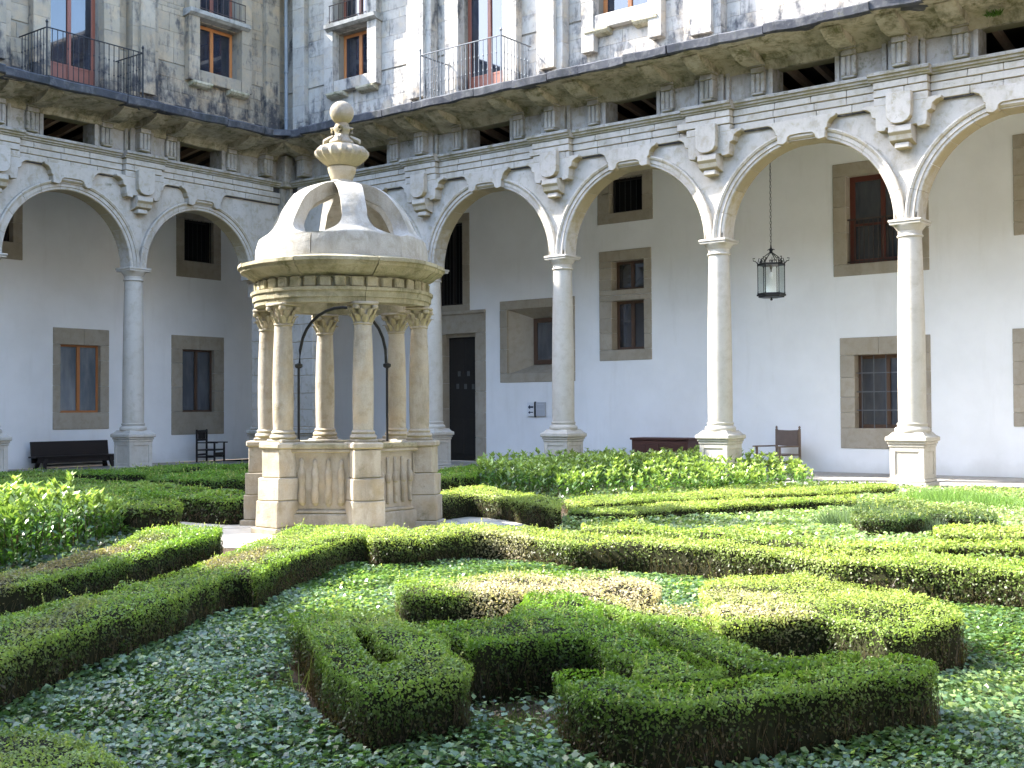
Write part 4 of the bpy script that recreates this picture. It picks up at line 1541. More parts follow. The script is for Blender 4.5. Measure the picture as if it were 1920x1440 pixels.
# signs beside the door
s = local('wall_sign', 6.15, 4.22, 0, 'pair of small wall plates with a black divider between door and splayed window', 'sign')
m = MB(); m.block(-.36, -.11, -.02, .03, 1.39, 1.80, .004); m.build('pictogram_plate', M['sign_white'], s)
m = MB(); m.block(-.095, -.055, -.03, .03, 1.36, 1.82, .004); m.build('divider', M['black'], s)
m = MB(); m.block(-.045, .30, -.02, .03, 1.39, 1.80, .004); m.build('text_plate', M['sign_grey'], s)
m = MB(); m.prism([(-.33, 1.66), (-.25, 1.73), (-.25, 1.685), (-.13, 1.685), (-.13, 1.635), (-.25, 1.635), (-.25, 1.59)], -.026, -.021)
m.build('arrow', M['navy'], s)
m = MB(); m.prism([(-.32, 1.50), (-.25, 1.55), (-.25, 1.52), (-.14, 1.52), (-.14, 1.49), (-.25, 1.49), (-.25, 1.455)], -.026, -.021)
m.build('arrow', M['navy'], s)
for z in (1.74, 1.60):
    m = MB(); m.box(-.01, .26, -.0235, -.021, z - .003, z + .003); m.build('line', M['sign_white'], s)

# lantern
lx, ly = 14.70, 2.0
la = local('hanging_lantern', lx, ly, 0, 'black iron lantern with glass sides hanging on a long chain', 'lantern', z=4.2)
m = MB()
zz = 1.22
k = 0
while zz < 4.03:
    for j in range(8):
        pass
    a = k % 2
    L, wd = .085, .02
    pts = [(wd * math.cos(t) * (1 if a else 0), wd * math.cos(t) * (0 if a else 1), zz + L / 2 + L / 2 * math.sin(t)) for t in [2 * PI * i / 8 for i in range(9)]]
    m.tube(pts, .0065, 4)
    zz += .072; k += 1
m.build('chain', M['iron'], la)
R6 = .31
def hx(k, r_=R6):
    return (r_ * math.cos(PI / 6 + k * PI / 3), r_ * math.sin(PI / 6 + k * PI / 3))
for k in range(6):
    x, y = hx(k)
    m = MB(); m.lathe([(.014, .06), (.018, .10), (.011, .14), (.011, .72), (.018, .76), (.014, .80)], 6, x, y); m.build('post', M['iron'], la)
    x2, y2 = hx(k + 1)
    m = MB()
    dx, dy = x2 - x, y2 - y
    nrm = Vector((dy, -dx, 0)).normalized() * .002
    m.add([(x + nrm.x, y + nrm.y, .10), (x2 + nrm.x, y2 + nrm.y, .10), (x2 + nrm.x, y2 + nrm.y, .76), (x + nrm.x, y + nrm.y, .76),
           (x - nrm.x, y - nrm.y, .10), (x2 - nrm.x, y2 - nrm.y, .10), (x2 - nrm.x, y2 - nrm.y, .76), (x - nrm.x, y - nrm.y, .76)],
          [(0, 1, 2, 3), (7, 6, 5, 4), (0, 4, 5, 1), (3, 2, 6, 7)])
    M.setdefault('lantern_glass', None)
    if M['lantern_glass'] is None:
        mt, nt_, bs = new_mat('clear_lantern_glass')
        tr = nt_.nodes.new('ShaderNodeBsdfTransparent'); tr.inputs[0].default_value = (.93, .95, .95, 1)
        gl = nt_.nodes.new('ShaderNodeBsdfGlossy'); gl.inputs['Roughness'].default_value = .05
        ms = nt_.nodes.new('ShaderNodeMixShader'); ms.inputs[0].default_value = .04
        nt_.links.new(tr.outputs[0], ms.inputs[1]); nt_.links.new(gl.outputs[0], ms.inputs[2])
        nt_.links.new(ms.outputs[0], nt_.nodes['Material Output'].inputs[0])
        M['lantern_glass'] = mt
    m.build('glass_pane', M['lantern_glass'], la)
    # scroll crest
    m = MB()
    x, y = hx(k, R6)
    e = Vector((x, y, 0)).normalized()
    pts = [(x, y, .80), (x + e.x * .05, y + e.y * .05, .86), (x + e.x * .10, y + e.y * .10, .87), (x + e.x * .11, y + e.y * .11, .93), (x + e.x * .06, y + e.y * .06, .93)]
    m.tube(pts, .012, 5)
    pts = [(x, y, .80), (x * .9, y * .9, .93), (x * .72, y * .72, .90), (x * .5, y * .5, .97), (x * .16, y * .16, 1.05)]
    m.tube(pts, .011, 5)
    xm, ym = (x + x2) / 2, (y + y2) / 2
    for t in (-1, 1):
        m.tube([(xm, ym, .80), (xm + dx * .1 * t, ym + dy * .1 * t, .86), (xm + dx * .2 * t, ym + dy * .2 * t, .85), (xm + dx * .17 * t, ym + dy * .17 * t, .81)], .009, 4)
    m.tube([(xm, ym, .80), (xm, ym, .93)], [.014, .004], 5)
    m.build('scroll', M['iron'], la)
for z0, z1, r_ in ((0.0, .035, .30), (.035, .075, .34), (.075, .10, .32), (.76, .80, .325)):
    m = MB(); m.lathe([(r_ - .06, z0), (r_, z0), (r_, z1), (r_ - .06, z1)], 6, a0=PI / 6, a1=PI / 6 + 2 * PI)
    m.build('hoop', M['iron'], la)
m = MB(); m.lathe([(.25, .03), (.25, .05)], 6, a0=PI / 6, a1=PI / 6 + 2 * PI); m.build('bottom_plate', M['iron'], la)
m = MB(); m.lathe([(.02, -.07), (.035, -.05), (.02, -.02), (.03, .02)], 8); m.build('drop_knob', M['iron'], la)
m = MB(); m.lathe([(.01, 1.04), (.05, 1.06), (.03, 1.10), (.06, 1.13), (.02, 1.17), (.015, 1.24)], 8)
for k in range(4):
    a = k * PI / 2
    m.tube([(0, 0, 1.10), (.06 * math.cos(a), .06 * math.sin(a), 1.14), (.09 * math.cos(a), .09 * math.sin(a), 1.12)], .010, 4)
m.build('top_knot', M['iron'], la)
m = MB(); m.lathe([(.012, .60), (.016, .66), (.035, .70), (.035, .76)], 8); m.build('lamp_holder', M['iron'], la)
m = MB(); m.lathe([(.012, .44), (.04, .48), (.045, .54), (.02, .60)], 10); m.build('bulb', M['bulb'], la, 40)

# ------------------------------------------------------------------ the ground
SOILZ = 0.0
m = MB()
m.box(-60, 90, -90, 60, -.5, -.06)
g = m.build('ground', M['soil']); g['kind'] = 'structure'
m = MB()
m.box(.9, 28.2, -23.6, -.95, -.2, 0.0)
g = m.build('garden_bed_soil', M['soil']); g['kind'] = 'structure'
# pale flagged paving round the well, laid in rings of cut stones, and the worn sandy path between the hedges
pv = MB(); pv.lathe([(2.75, 0.002), (2.75, .006), (.2, .006)], 48, WX, WY)
pv = pv.build('well_paving', M['paving']); pv['kind'] = 'structure'
for ring, (r0, r1, n) in enumerate(((1.05, 1.62, 14), (1.63, 2.2, 18), (2.21, 2.76, 22))):
    for k in range(n):
        a0 = 2 * PI * k / n + ring * .13 + .004; a1 = 2 * PI * (k + 1) / n + ring * .13 - .004
        vs, s = [], 3
        for i in range(s + 1):
            t = a0 + (a1 - a0) * i / s
            vs += [(WX + r0 * math.cos(t), WY + r0 * math.sin(t), 0), (WX + r1 * math.cos(t), WY + r1 * math.sin(t), 0)]
        h = .018 + random.uniform(-.003, .003)
        m = MB(); nv = len(vs)
        m.v = [(x, y, .004) for x, y, z in vs] + [(x, y, h) for x, y, z in vs]
        m.f = [(nv + 2 * i, nv + 2 * i + 1, nv + 2 * i + 3, nv + 2 * i + 2) for i in range(s)]
        m.f += [(2 * i + 1, 2 * i + 3, nv + 2 * i + 3, nv + 2 * i + 1) for i in range(s)] + [(2 * i + 2, 2 * i, nv + 2 * i, nv + 2 * i + 2) for i in range(s)]
        m.f += [(0, 1, nv + 1, nv), (2 * s + 1, 2 * s, nv + 2 * s, nv + 2 * s + 1)]
        m.build('paving_stone', M['paving'], pv)
m = MB(); m.box(13.0, 14.6, -20.5, -14.2, -.02, .004)
# gallery kerbs
for (a, b, c, d) in ((.9, 28.2, -.95, -.60), (.62, .9, -23.6, -.62)):
    m = MB(); m.block(a, b, c, d, -.12, .0, .01)
    g = m.build('kerb', M['flag']); g['kind'] = 'structure'

# ------------------------------------------------------------------ leaves
def leaf_object(name, mats, core, quads, P, Nn, D, L, W_, T, fold=.12, mat_i=0, kind4=False):
    """core: (verts, faces) of the woody body, then one folded quad per leaf"""
    n = len(P)
    Nn = Nn / np.linalg.norm(Nn, axis=1, keepdims=True)
    D = D - Nn * (D * Nn).sum(1, keepdims=True)
    D = D / (np.linalg.norm(D, axis=1, keepdims=True) + 1e-9)
    S = np.cross(Nn, D)
    L = L[:, None]; W_ = W_[:, None]
    v0 = P - D * L * .5
    v2 = P + D * L * .5
    mid = P - D * L * .04 + Nn * W_ * fold
    v1 = mid + S * W_ * .5
    v3 = mid - S * W_ * .5
    lv = np.stack([v0, v1, v2, v3], 1).reshape(-1, 3)
    cv, cf = core if core else (np.zeros((0, 3)), [])
    nv0 = len(cv)
    verts = np.concatenate([np.asarray(cv, float).reshape(-1, 3), lv])
    me = bpy.data.meshes.new(name)
    me.vertices.add(len(verts))
    me.vertices.foreach_set('co', verts.astype(np.float32).ravel())
    cl = [i for f in cf for i in f]
    ls = []
    s = 0
    for f in cf:
        ls.append(s); s += len(f)
    nl = len(cl) + 4 * n
    me.loops.add(nl)
    li = np.concatenate([np.array(cl, int), np.arange(4 * n) + nv0])
    me.loops.foreach_set('vertex_index', li.astype(np.int32))
    me.polygons.add(len(cf) + n)
    st = np.concatenate([np.array(ls, int), len(cl) + 4 * np.arange(n)])
    me.polygons.foreach_set('loop_start', st.astype(np.int32))
    for mm in mats:
        me.materials.append(mm)
    mi = np.concatenate([np.ones(len(cf), np.int32), np.zeros(n, np.int32)]) if len(mats) > 1 else np.zeros(len(cf) + n, np.int32)
    me.polygons.foreach_set('material_index', mi)
    me.update(calc_edges=True)
    at = me.attributes.new('tint', 'FLOAT_COLOR', 'FACE')
    c = np.ones((len(cf) + n, 4), np.float32)
    c[len(cf):, :3] = np.clip(T, 0.003, 1)
    at.data.foreach_set('color', c.ravel())
    me.validate()
    o = bpy.data.objects.new(name, me)
    COL.objects.link(o)
    return o

def pip(P, loops):
    x, y = P[:, 0], P[:, 1]
    inside = np.zeros(len(P), bool)
    for lp in loops:
        n = len(lp)
        for i in range(n):
            x0, y0 = lp[i]; x1, y1 = lp[(i + 1) % n]
            if y0 == y1:
                continue
            c = ((y0 > y) != (y1 > y)) & (x < (x1 - x0) * (y - y0) / (y1 - y0) + x0)
            inside ^= c
    return inside

def poly_area(p):
    return sum(p[i][0] * p[(i + 1) % len(p)][1] - p[(i + 1) % len(p)][0] * p[i][1] for i in range(len(p))) / 2

def densify(lp, step, wob, seed):
    out = []
    n = len(lp)
    for i in range(n):
        a, b = np.array(lp[i]), np.array(lp[(i + 1) % n])
        L = np.linalg.norm(b - a)
        k = max(1, int(round(L / step)))
        for j in range(k):
            out.append(a + (b - a) * j / k)
    out = np.array(out)
    # round the corners a little, then make the line uneven
    for _ in range(2):
        out = out * .5 + (np.roll(out, 1, 0) + np.roll(out, -1, 0)) * .25
    P3 = np.c_[out, np.zeros(len(out))]
    out = out + np.stack([snoise(P3, 5.0, seed), snoise(P3, 5.0, seed + 1)], 1) * wob
    return out

def inset(lp, d):
    ar = poly_area([tuple(p) for p in lp])
    s = 1 if ar > 0 else -1
    t = np.roll(lp, -1, 0) - np.roll(lp, 1, 0)
    t /= (np.linalg.norm(t, axis=1, keepdims=True) + 1e-9)
    nrm = np.stack([-t[:, 1], t[:, 0]], 1) * s      # inward for an outer loop
    return lp + nrm * d

GREEN_TOP = np.array([.16, .29, .036])
GREEN_YEL = np.array([.50, .56, .19])
GREEN_DARK = np.array([.030, .065, .014])
DRY = np.array([.68, .58, .43])
DRY2 = np.array([.30, .235, .15])
BROWN = np.array([.085, .058, .032])
BLUEG = np.array([.075, .135, .065])

def hedge(name, label, h, outer, holes=(), leaf=.018, dens=5200, dry=(), yellow=0.35, bare=.5, seed=1, group='clipped box hedges of the garden', gaps=None, rand_h=.034, base=None, top=None, topdens=1.0, gap=0.0, dryc=None):
    RG = np.random.default_rng(500 + seed)
    outer = [tuple(p) for p in inset(np.array(outer, float), gap)]
    loops = [densify(outer, .06, .028, seed)] + [densify(x, .06, .012, seed + 5 + i) for i, x in enumerate(holes)]
    # ---- woody core
    cv, cf = [], []
    cores = []
    for i, lp in enumerate(loops):
        q = inset(lp, .035 if i == 0 else -.035)
        cores.append(q)
    tess = tessellate_polygon([[Vector((p[0], p[1], 0)) for p in q] for q in cores])
    flat = np.concatenate(cores)
    zt = h - .04 + .4 * rand_h * snoise(np.c_[flat, np.zeros(len(flat))], 3.0, seed + 9)
    nt_ = len(flat)
    cv = np.concatenate([np.c_[flat, zt], np.c_[flat, np.full(nt_, .0)]])
    for t in tess:
        a, b, c = (flat[t[0]], flat[t[1]], flat[t[2]])
        s = (b[0] - a[0]) * (c[1] - a[1]) - (b[1] - a[1]) * (c[0] - a[0])
        cf.append(tuple(t) if s > 0 else tuple(reversed(t)))
    off = 0
    for q in cores:
        n = len(q)
        for i in range(n):
            j = (i + 1) % n
            cf.append((off + i, off + j, off + j + nt_, off + i + nt_))
        off += n
    # ---- top leaves
    o = loops[0]
    lo, hi = o.min(0) - .05, o.max(0) + .05
    lens = [np.concatenate([l, ]) for l in loops]
    area = abs(poly_area([tuple(p) for p in o])) - sum(abs(poly_area([tuple(p) for p in l])) for l in loops[1:])
    nt = int(area * dens * topdens)
    box = (hi - lo).prod()
    Pc = RG.uniform(lo, hi, (int(nt * box / max(area, .01) * 1.05) + 10, 2))
    Pc = Pc[pip(Pc, [[tuple(p) for p in l] for l in loops])][:nt]
    nt = len(Pc)
    P3 = np.c_[Pc, np.zeros(nt)]
    z = h + rand_h * snoise(P3, 3.0, seed + 9) + rand_h * .9 * snoise(P3, 9.0, seed + 2) + rand_h * .7 * snoise(P3, 24.0, seed + 6) + RG.uniform(-.035, .012, nt)
    # the shears round off the edge of the top
    bl = np.concatenate(loops).astype(np.float32)
    dm = np.full(nt, 9., np.float32)
    for s0 in range(0, nt, 8000):
        q = Pc[s0:s0 + 8000].astype(np.float32)
        dm[s0:s0 + 8000] = np.sqrt(((q[:, None, :] - bl[None]) ** 2).sum(2).min(1))
    z -= .045 * np.clip(1 - dm / .06, 0, 1) ** 2
    spike = RG.random(nt) < .03
    z[spike] += RG.uniform(.005, .03, spike.sum())
    Pt = np.c_[Pc, z]
    Nt = RG.normal(size=(nt, 3)) * .55 + np.array([0, 0, 1.0])
    # ---- side leaves
    Ps, Ns = [], []
    for li, l in enumerate(loops):
        t = np.roll(l, -1, 0) - l
        Ln = np.linalg.norm(t, axis=1)
        per = Ln.sum()
        ns = int(per * h * dens * 1.15)
        seg = RG.choice(len(l), ns, p=Ln / per)
        f = RG.random(ns)[:, None]
        q = l[seg] + t[seg] * f
        tt = t[seg] / (Ln[seg][:, None] + 1e-9)
        s = 1 if poly_area([tuple(p) for p in l]) > 0 else -1
        if li > 0:
            s = -s
        nr = np.stack([tt[:, 1], -tt[:, 0]], 1) * s
        u = RG.random(ns)
        zz = h * (1 - u ** 1.25)
        keep = RG.random(ns) < (1 - bare * .7 * np.clip((h * .5 - zz) / (h * .5), 0, 1))
        P3 = np.c_[q, zz]
        dd = .032 * snoise(P3, 5.0, seed + 3) + .02 * snoise(P3, 16.0, seed + 4) + RG.uniform(-.035, .012, ns) - .03 * (1 - zz / h) ** 2
        q = q + nr * dd[:, None]
        Ps.append(np.c_[q, zz][keep])
        Ns.append((np.c_[nr, np.full(ns, .35)] + RG.normal(size=(ns, 3)) * .5)[keep])
    Ps = np.concatenate(Ps); Ns = np.concatenate(Ns)
    P = np.concatenate([Pt, Ps]); Nn = np.concatenate([Nt, Ns])
    n = len(P)
    istop = np.arange(n) < nt
    D = RG.normal(size=(n, 3)) + np.array([0, 0, .4])
    # ---- colours: fresh tips on top, older leaves inside and low down, dead patches
    k = RG.random(n)[:, None]
    n1 = snoise(P, 1.7, seed + 20)[:, None]
    n2 = snoise(P, 7.0, seed + 21)[:, None]
    topc = GREEN_TOP if top is None else np.array(top)
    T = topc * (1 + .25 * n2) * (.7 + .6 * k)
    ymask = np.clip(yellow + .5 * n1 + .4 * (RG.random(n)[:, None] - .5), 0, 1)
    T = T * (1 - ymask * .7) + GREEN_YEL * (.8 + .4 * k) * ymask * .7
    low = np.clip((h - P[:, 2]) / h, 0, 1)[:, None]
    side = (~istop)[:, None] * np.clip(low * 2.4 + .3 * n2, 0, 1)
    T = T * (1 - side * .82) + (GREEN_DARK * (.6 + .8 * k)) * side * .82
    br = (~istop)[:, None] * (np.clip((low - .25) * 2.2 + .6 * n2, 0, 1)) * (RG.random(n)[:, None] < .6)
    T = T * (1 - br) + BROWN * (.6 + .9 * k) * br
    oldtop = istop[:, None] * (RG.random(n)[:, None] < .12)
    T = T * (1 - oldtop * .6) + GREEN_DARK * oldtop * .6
    for (dx, dy, rx, ry, ang, st) in dry:
        ca, sa = math.cos(ang), math.sin(ang)
        X = (P[:, 0] - dx) * ca + (P[:, 1] - dy) * sa
        Y = -(P[:, 0] - dx) * sa + (P[:, 1] - dy) * ca
        q = 1 - np.sqrt((X / rx) ** 2 + (Y / ry) ** 2) + .35 * snoise(P, 5.0, seed + 33) + .25 * (RG.random(n) - .5)
        mk = np.clip(q * 3, 0, 1)[:, None] * st
        T = T * (1 - mk) + (DRY if dryc is None else DRY2) * (.5 + .8 * k) * mk
    L = leaf * RG.uniform(.65, 1.45, n)
    # thin spots, and stray shoots that stand up from the clipped top
    thin = (snoise(P, 5.0, seed + 40) + .5 * snoise(P, 15.0, seed + 41) > .62) & (RG.random(n) < .5)
    shoots = RG.random(n) < .006
    keep = ~thin
    P, Nn, D, T, L, istop = P[keep], Nn[keep], D[keep], T[keep], L[keep], istop[keep]
    cand = np.where(istop)[0]
    ns_ = max(1, int(len(cand) * .010))
    ci = RG.choice(cand, ns_)
    rep = 6
    base = np.repeat(P[ci], rep, 0)
    hgt = np.repeat(RG.uniform(.02, .075, ns_) * (leaf / .02) ** .5, rep) * np.tile(np.linspace(.15, 1, rep), ns_)
    lean_ = np.repeat(RG.normal(size=(ns_, 2)) * .35, rep, 0)
    SPh = base + np.c_[lean_ * hgt[:, None], hgt]
    P = np.concatenate([P, SPh]); Nn = np.concatenate([Nn, RG.normal(size=(len(SPh), 3)) + np.array([0, 0, .6])])
    D = np.concatenate([D, RG.normal(size=(len(SPh), 3)) + np.array([0, 0, .8])])
    T = np.concatenate([T, np.repeat(T[ci] if False else GREEN_YEL * RG.uniform(.5, 1.0, (ns_, 1)), rep, 0)])
    L = np.concatenate([L, leaf * RG.uniform(.7, 1.1, len(SPh))])
    n = len(P)
    # ---- bare stems showing on the flanks
    per = sum(np.linalg.norm(np.roll(l, -1, 0) - l, axis=1).sum() for l in loops)
    ns = int(per * 170 * (.018 / leaf) ** .7)
    l = loops[0]
    idx = RG.integers(0, len(l), ns)
    q = inset(l, .012)[idx] + RG.normal(size=(ns, 2)) * .012
    SP = np.c_[q, RG.uniform(.03, h * .6, ns)]
    SN = RG.normal(size=(ns, 3)); SN[:, 2] *= .2
    SD = np.tile([0, 0, 1.0], (ns, 1)) + RG.normal(size=(ns, 3)) * .25
    SL = RG.uniform(.06, .14, ns); SW = RG.uniform(.003, .006, ns) * (leaf / .018) ** .5
    ST = np.tile([.10, .075, .05], (ns, 1)) * RG.uniform(.5, 1.5, (ns, 1))
    P = np.concatenate([P, SP]); Nn = np.concatenate([Nn, SN]); D = np.concatenate([D, SD])
    LL = np.concatenate([L, SL]); WW = np.concatenate([L * .62, SW]); T = np.concatenate([T, ST])
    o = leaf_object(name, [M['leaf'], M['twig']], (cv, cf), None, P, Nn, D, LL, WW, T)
    tag(o, label, 'hedge', group)
    return o

HEDGES = {}
HEDGES['P1'] = (0.36, [(21.32,-18.82),(21.42,-18.59),(21.64,-18.38),(21.8,-18.32),(22.11,-18.56),(22.29,-18.61),(22.62,-18.72),(22.98,-19.12),(23.15,-19.18),(23.32,-19.38),(23.17,-19.67),(23.15,-19.87),(23.06,-19.87),(22.84,-19.76),(22.51,-19.59),(22.25,-19.44),(21.94,-19.22),(21.63,-19.0)], [[(21.93,-18.83),(22.02,-18.8),(22.34,-19.04),(22.58,-19.15),(22.86,-19.34),(22.84,-19.51),(22.58,-19.32),(22.27,-19.09)]])
HEDGES['P2'] = (0.36, [(22.15,-18.45),(22.34,-18.38),(22.46,-18.13),(22.17,-17.51),(22.0,-17.24),(22.47,-17.18),(22.78,-17.45),(23.07,-17.78),(23.62,-18.16),(24.03,-18.38),(24.29,-18.49),(24.24,-18.75),(24.03,-19.04),(23.89,-18.95),(23.82,-18.84),(23.74,-18.65),(23.49,-18.56),(23.36,-18.42),(23.23,-18.27),(23.02,-18.46),(22.92,-18.68),(22.85,-18.91),(22.73,-18.83),(22.62,-18.72),(22.29,-18.61)], [])
HEDGES['P3'] = (0.37, [(23.7,-19.23),(23.62,-19.1),(23.7,-19.0),(23.89,-18.96),(24.09,-19.14),(24.32,-18.89),(24.37,-18.67),(24.5,-18.52),(24.64,-18.19),(24.69,-18.01),(24.69,-17.76),(24.86,-17.77),(25.06,-17.88),(25.05,-18.09),(24.91,-18.27),(24.84,-18.41),(24.81,-18.6),(24.66,-18.81),(24.61,-18.95),(24.52,-19.14),(24.45,-19.29),(24.36,-19.43),(24.25,-19.45),(24.1,-19.44),(23.95,-19.42)], [])
HEDGES['P4'] = (0.355, [(22.72,-17.28),(23.09,-17.46),(23.49,-17.44),(23.68,-17.68),(24.06,-17.95),(24.26,-18.11),(24.4,-17.96),(24.5,-17.77),(24.63,-17.71),(24.63,-17.91),(24.59,-18.06),(24.44,-18.38),(24.29,-18.45),(24.03,-18.32),(23.61,-18.08),(23.07,-17.7)], [])
HEDGES['P5'] = (0.36, [(20.94,-17.45),(20.92,-17.27),(21.04,-17.25),(21.19,-16.9),(21.3,-16.61),(21.45,-16.39),(21.64,-16.18),(21.88,-16.09),(22.25,-16.18),(22.54,-16.37),(22.67,-16.52),(22.77,-16.75),(22.68,-16.87),(22.44,-16.81),(22.37,-16.86),(22.67,-17.07),(22.99,-17.17),(23.19,-17.08),(23.25,-16.94),(23.52,-17.41),(23.25,-17.54),(23.04,-17.55),(22.77,-17.43),(22.44,-17.2),(21.99,-17.22),(22.02,-17.34),(21.86,-17.37),(21.62,-17.6),(21.51,-17.74),(21.34,-17.8)], [])
HEDGES['P6'] = (0.36, [(23.23,-16.9),(22.97,-16.6),(22.82,-16.29),(22.76,-16.04),(22.83,-15.76),(22.95,-15.54),(23.22,-15.34),(23.46,-15.57),(23.8,-15.58),(24.14,-15.81),(24.48,-16.12),(24.75,-16.47),(24.64,-16.84),(24.59,-17.12),(24.45,-17.23),(24.29,-17.06),(23.99,-16.88),(23.76,-17.23),(23.6,-17.56)], [])
HEDGES['P7'] = (0.36, [(18.11,-14.89),(18.16,-14.45),(18.58,-14.63),(18.38,-14.3),(18.66,-13.89),(19.37,-13.61),(19.72,-13.78),(20.36,-13.78),(21.25,-13.63),(22.01,-13.97),(22.68,-13.79),(23.34,-13.51),(24.27,-13.52),(24.99,-13.56),(25.17,-14.56),(24.48,-14.33),(24.04,-14.28),(23.64,-14.37),(23.22,-14.43),(22.96,-14.45),(22.48,-14.22),(21.58,-14.22),(21.04,-14.23),(20.51,-14.6),(20.15,-14.52),(19.61,-14.36),(19.34,-14.43),(19.1,-15.08),(18.81,-15.52)], [])
HEDGES['P8'] = (0.36, [(20.43,-20.61),(20.07,-19.93),(19.75,-19.32),(19.59,-18.75),(19.26,-18.11),(18.98,-17.61),(18.14,-16.43),(17.26,-15.07),(17.58,-14.71),(17.91,-14.63),(18.66,-15.39),(18.52,-15.54),(19.08,-16.72),(19.84,-17.77),(19.6,-17.72),(19.93,-18.34),(20.28,-18.85),(20.54,-19.35),(20.68,-19.79),(20.97,-20.3),(21.49,-21.11)], [])
HEDGES['P9'] = (0.36, [(18.59,-19.7),(18.26,-18.94),(17.79,-18.13),(17.28,-17.36),(16.43,-16.45),(16.04,-15.92),(16.13,-15.64),(16.75,-15.64),(17.05,-15.9),(17.59,-16.82),(17.85,-17.25),(18.02,-17.56),(18.43,-18.25),(18.77,-18.85),(18.89,-19.28),(19.42,-20.09)], [])
HEDGES['P10'] = (0.38, [(7.22,-14.29),(7.96,-13.31),(10.62,-13.4),(12.21,-13.54),(13.4,-13.7),(14.01,-14.16),(13.74,-14.64),(13.27,-14.76),(11.98,-14.42),(9.72,-14.27),(9.02,-15.14)], [])
HEDGES['P11'] = (0.38, [(4.1,-12.8),(5.63,-12.04),(6.71,-11.55),(8.86,-11.52),(11.33,-11.91),(13.06,-12.2),(13.98,-12.96),(13.72,-13.25),(12.81,-13.27),(11.55,-13.33),(9.48,-12.97),(7.82,-13.24),(6.02,-13.71)], [])
HEDGES['P12'] = (0.38, [(7.25,-9.94),(7.19,-8.59),(7.24,-7.29),(10.04,-9.62),(9.62,-10.47),(8.5,-10.81)], [])
HEDGES['P13'] = (0.38, [(2.69,-12.13),(3.72,-11.0),(4.9,-9.52),(4.62,-7.22),(5.46,-5.8),(6.49,-6.66),(5.87,-8.14),(7.04,-9.85),(6.22,-10.37),(4.91,-11.64),(4.1,-12.8)], [])
HEDGES['P14'] = (0.36, [(15.2,-10.45),(14.76,-9.31),(14.59,-8.63),(15.63,-9.33),(16.74,-9.95),(17.53,-10.5),(18.19,-11.44),(17.65,-11.19),(16.45,-10.51),(15.74,-10.35),(15.77,-11.09)], [])
HEDGES['P24'] = (0.22, [(16.5,-9.12),(16.22,-8.12),(17.04,-7.01),(17.72,-5.5),(18.38,-3.91),(19.23,-2.47),(19.63,-3.6),(18.97,-5.29),(18.28,-6.61),(17.62,-7.99),(17.43,-8.62),(17.1,-9.56)], [])
HEDGES['P15'] = (0.24, [(17.43,-10.31),(17.89,-9.77),(18.07,-8.74),(18.75,-7.55),(19.46,-6.43),(19.71,-5.57),(20.13,-6.63),(19.62,-7.46),(19.22,-8.43),(18.76,-9.71),(18.4,-10.37),(17.79,-10.78)], [])
HEDGES['P16'] = (0.24, [(18.8,-11.9),(19.34,-11.69),(20.05,-11.89),(20.98,-11.88),(21.91,-12.0),(22.74,-11.9),(23.05,-11.2),(23.61,-10.93),(23.76,-11.52),(23.23,-11.78),(22.91,-12.38),(22.11,-12.46),(21.22,-12.37),(20.34,-12.39),(19.74,-12.32),(19.13,-12.38)], [])
HEDGES['P17'] = (0.3, [(21.26,-9.62),(20.72,-7.99),(20.8,-7.25),(21.31,-7.37),(21.72,-8.16),(22.05,-7.94),(22.7,-8.64),(22.86,-9.22),(22.47,-9.32),(22.14,-9.37),(22.18,-9.61),(21.88,-10.14),(21.6,-10.25)], [])
HEDGES['P18'] = (0.28, [(22.55,-10.42),(22.69,-10.03),(23.05,-10.07),(23.37,-10.0),(23.77,-9.86),(23.94,-10.6),(23.57,-10.79),(23.23,-10.9),(22.74,-10.99)], [])
HEDGES['P21'] = (0.38, [(10.9,-5.54),(10.35,-3.73),(11.59,-5.11),(13.03,-6.92),(13.0,-7.92)], [])
hedge('box_hedge', 'dark low box hedge bent into a loop round a narrow gap, by the bare soil', HEDGES['P1'][0], HEDGES['P1'][1], HEDGES['P1'][2], leaf=.0165, dens=7560, yellow=.12, bare=1.0, gap=.03, seed=1, rand_h=.026)
hedge('box_hedge', 'box hedge arching behind the worn grass patch into a long slanting arm', HEDGES['P2'][0], HEDGES['P2'][1], HEDGES['P2'][2], leaf=.0165, dens=7560, yellow=.08, bare=1.1, gap=.042, seed=2)
hedge('box_hedge', 'nearest box hedge, a long dark bar tapering to a pointed tip', HEDGES['P3'][0], HEDGES['P3'][1], HEDGES['P3'][2], leaf=.0165, dens=8100, yellow=.12, bare=1.1, gap=.022, seed=3)
hedge('box_hedge', 'slanting box hedge between the pointed bar and the brown-flanked hedge', HEDGES['P4'][0], HEDGES['P4'][1], HEDGES['P4'][2], leaf=.0165, dens=7560, yellow=.06, bare=.9, gap=.055, seed=4)
hedge('box_hedge', 'sunlit box hedge whose top has died to a pale pinkish brown', HEDGES['P5'][0], HEDGES['P5'][1], HEDGES['P5'][2], leaf=.0165, dens=6210, yellow=.3, bare=.4, gap=.03, seed=5, dry=[(21.75,-16.95,.62,.62,.6,.97),(22.2,-16.75,.62,.45,.2,.97),(22.5,-17.0,.55,.42,.0,.95),(23.0,-17.2,.6,.22,0,.85)])
hedge('box_hedge', 'broad yellow-green box hedge with brown flanks and two square ends', HEDGES['P6'][0], HEDGES['P6'][1], HEDGES['P6'][2], leaf=.0165, dens=6480, yellow=.9, bare=.15, gap=.02, seed=6, dry=[(23.4,-17.1,.55,.28,.3,.85),(23.2,-16.5,.4,.35,.2,.6)])
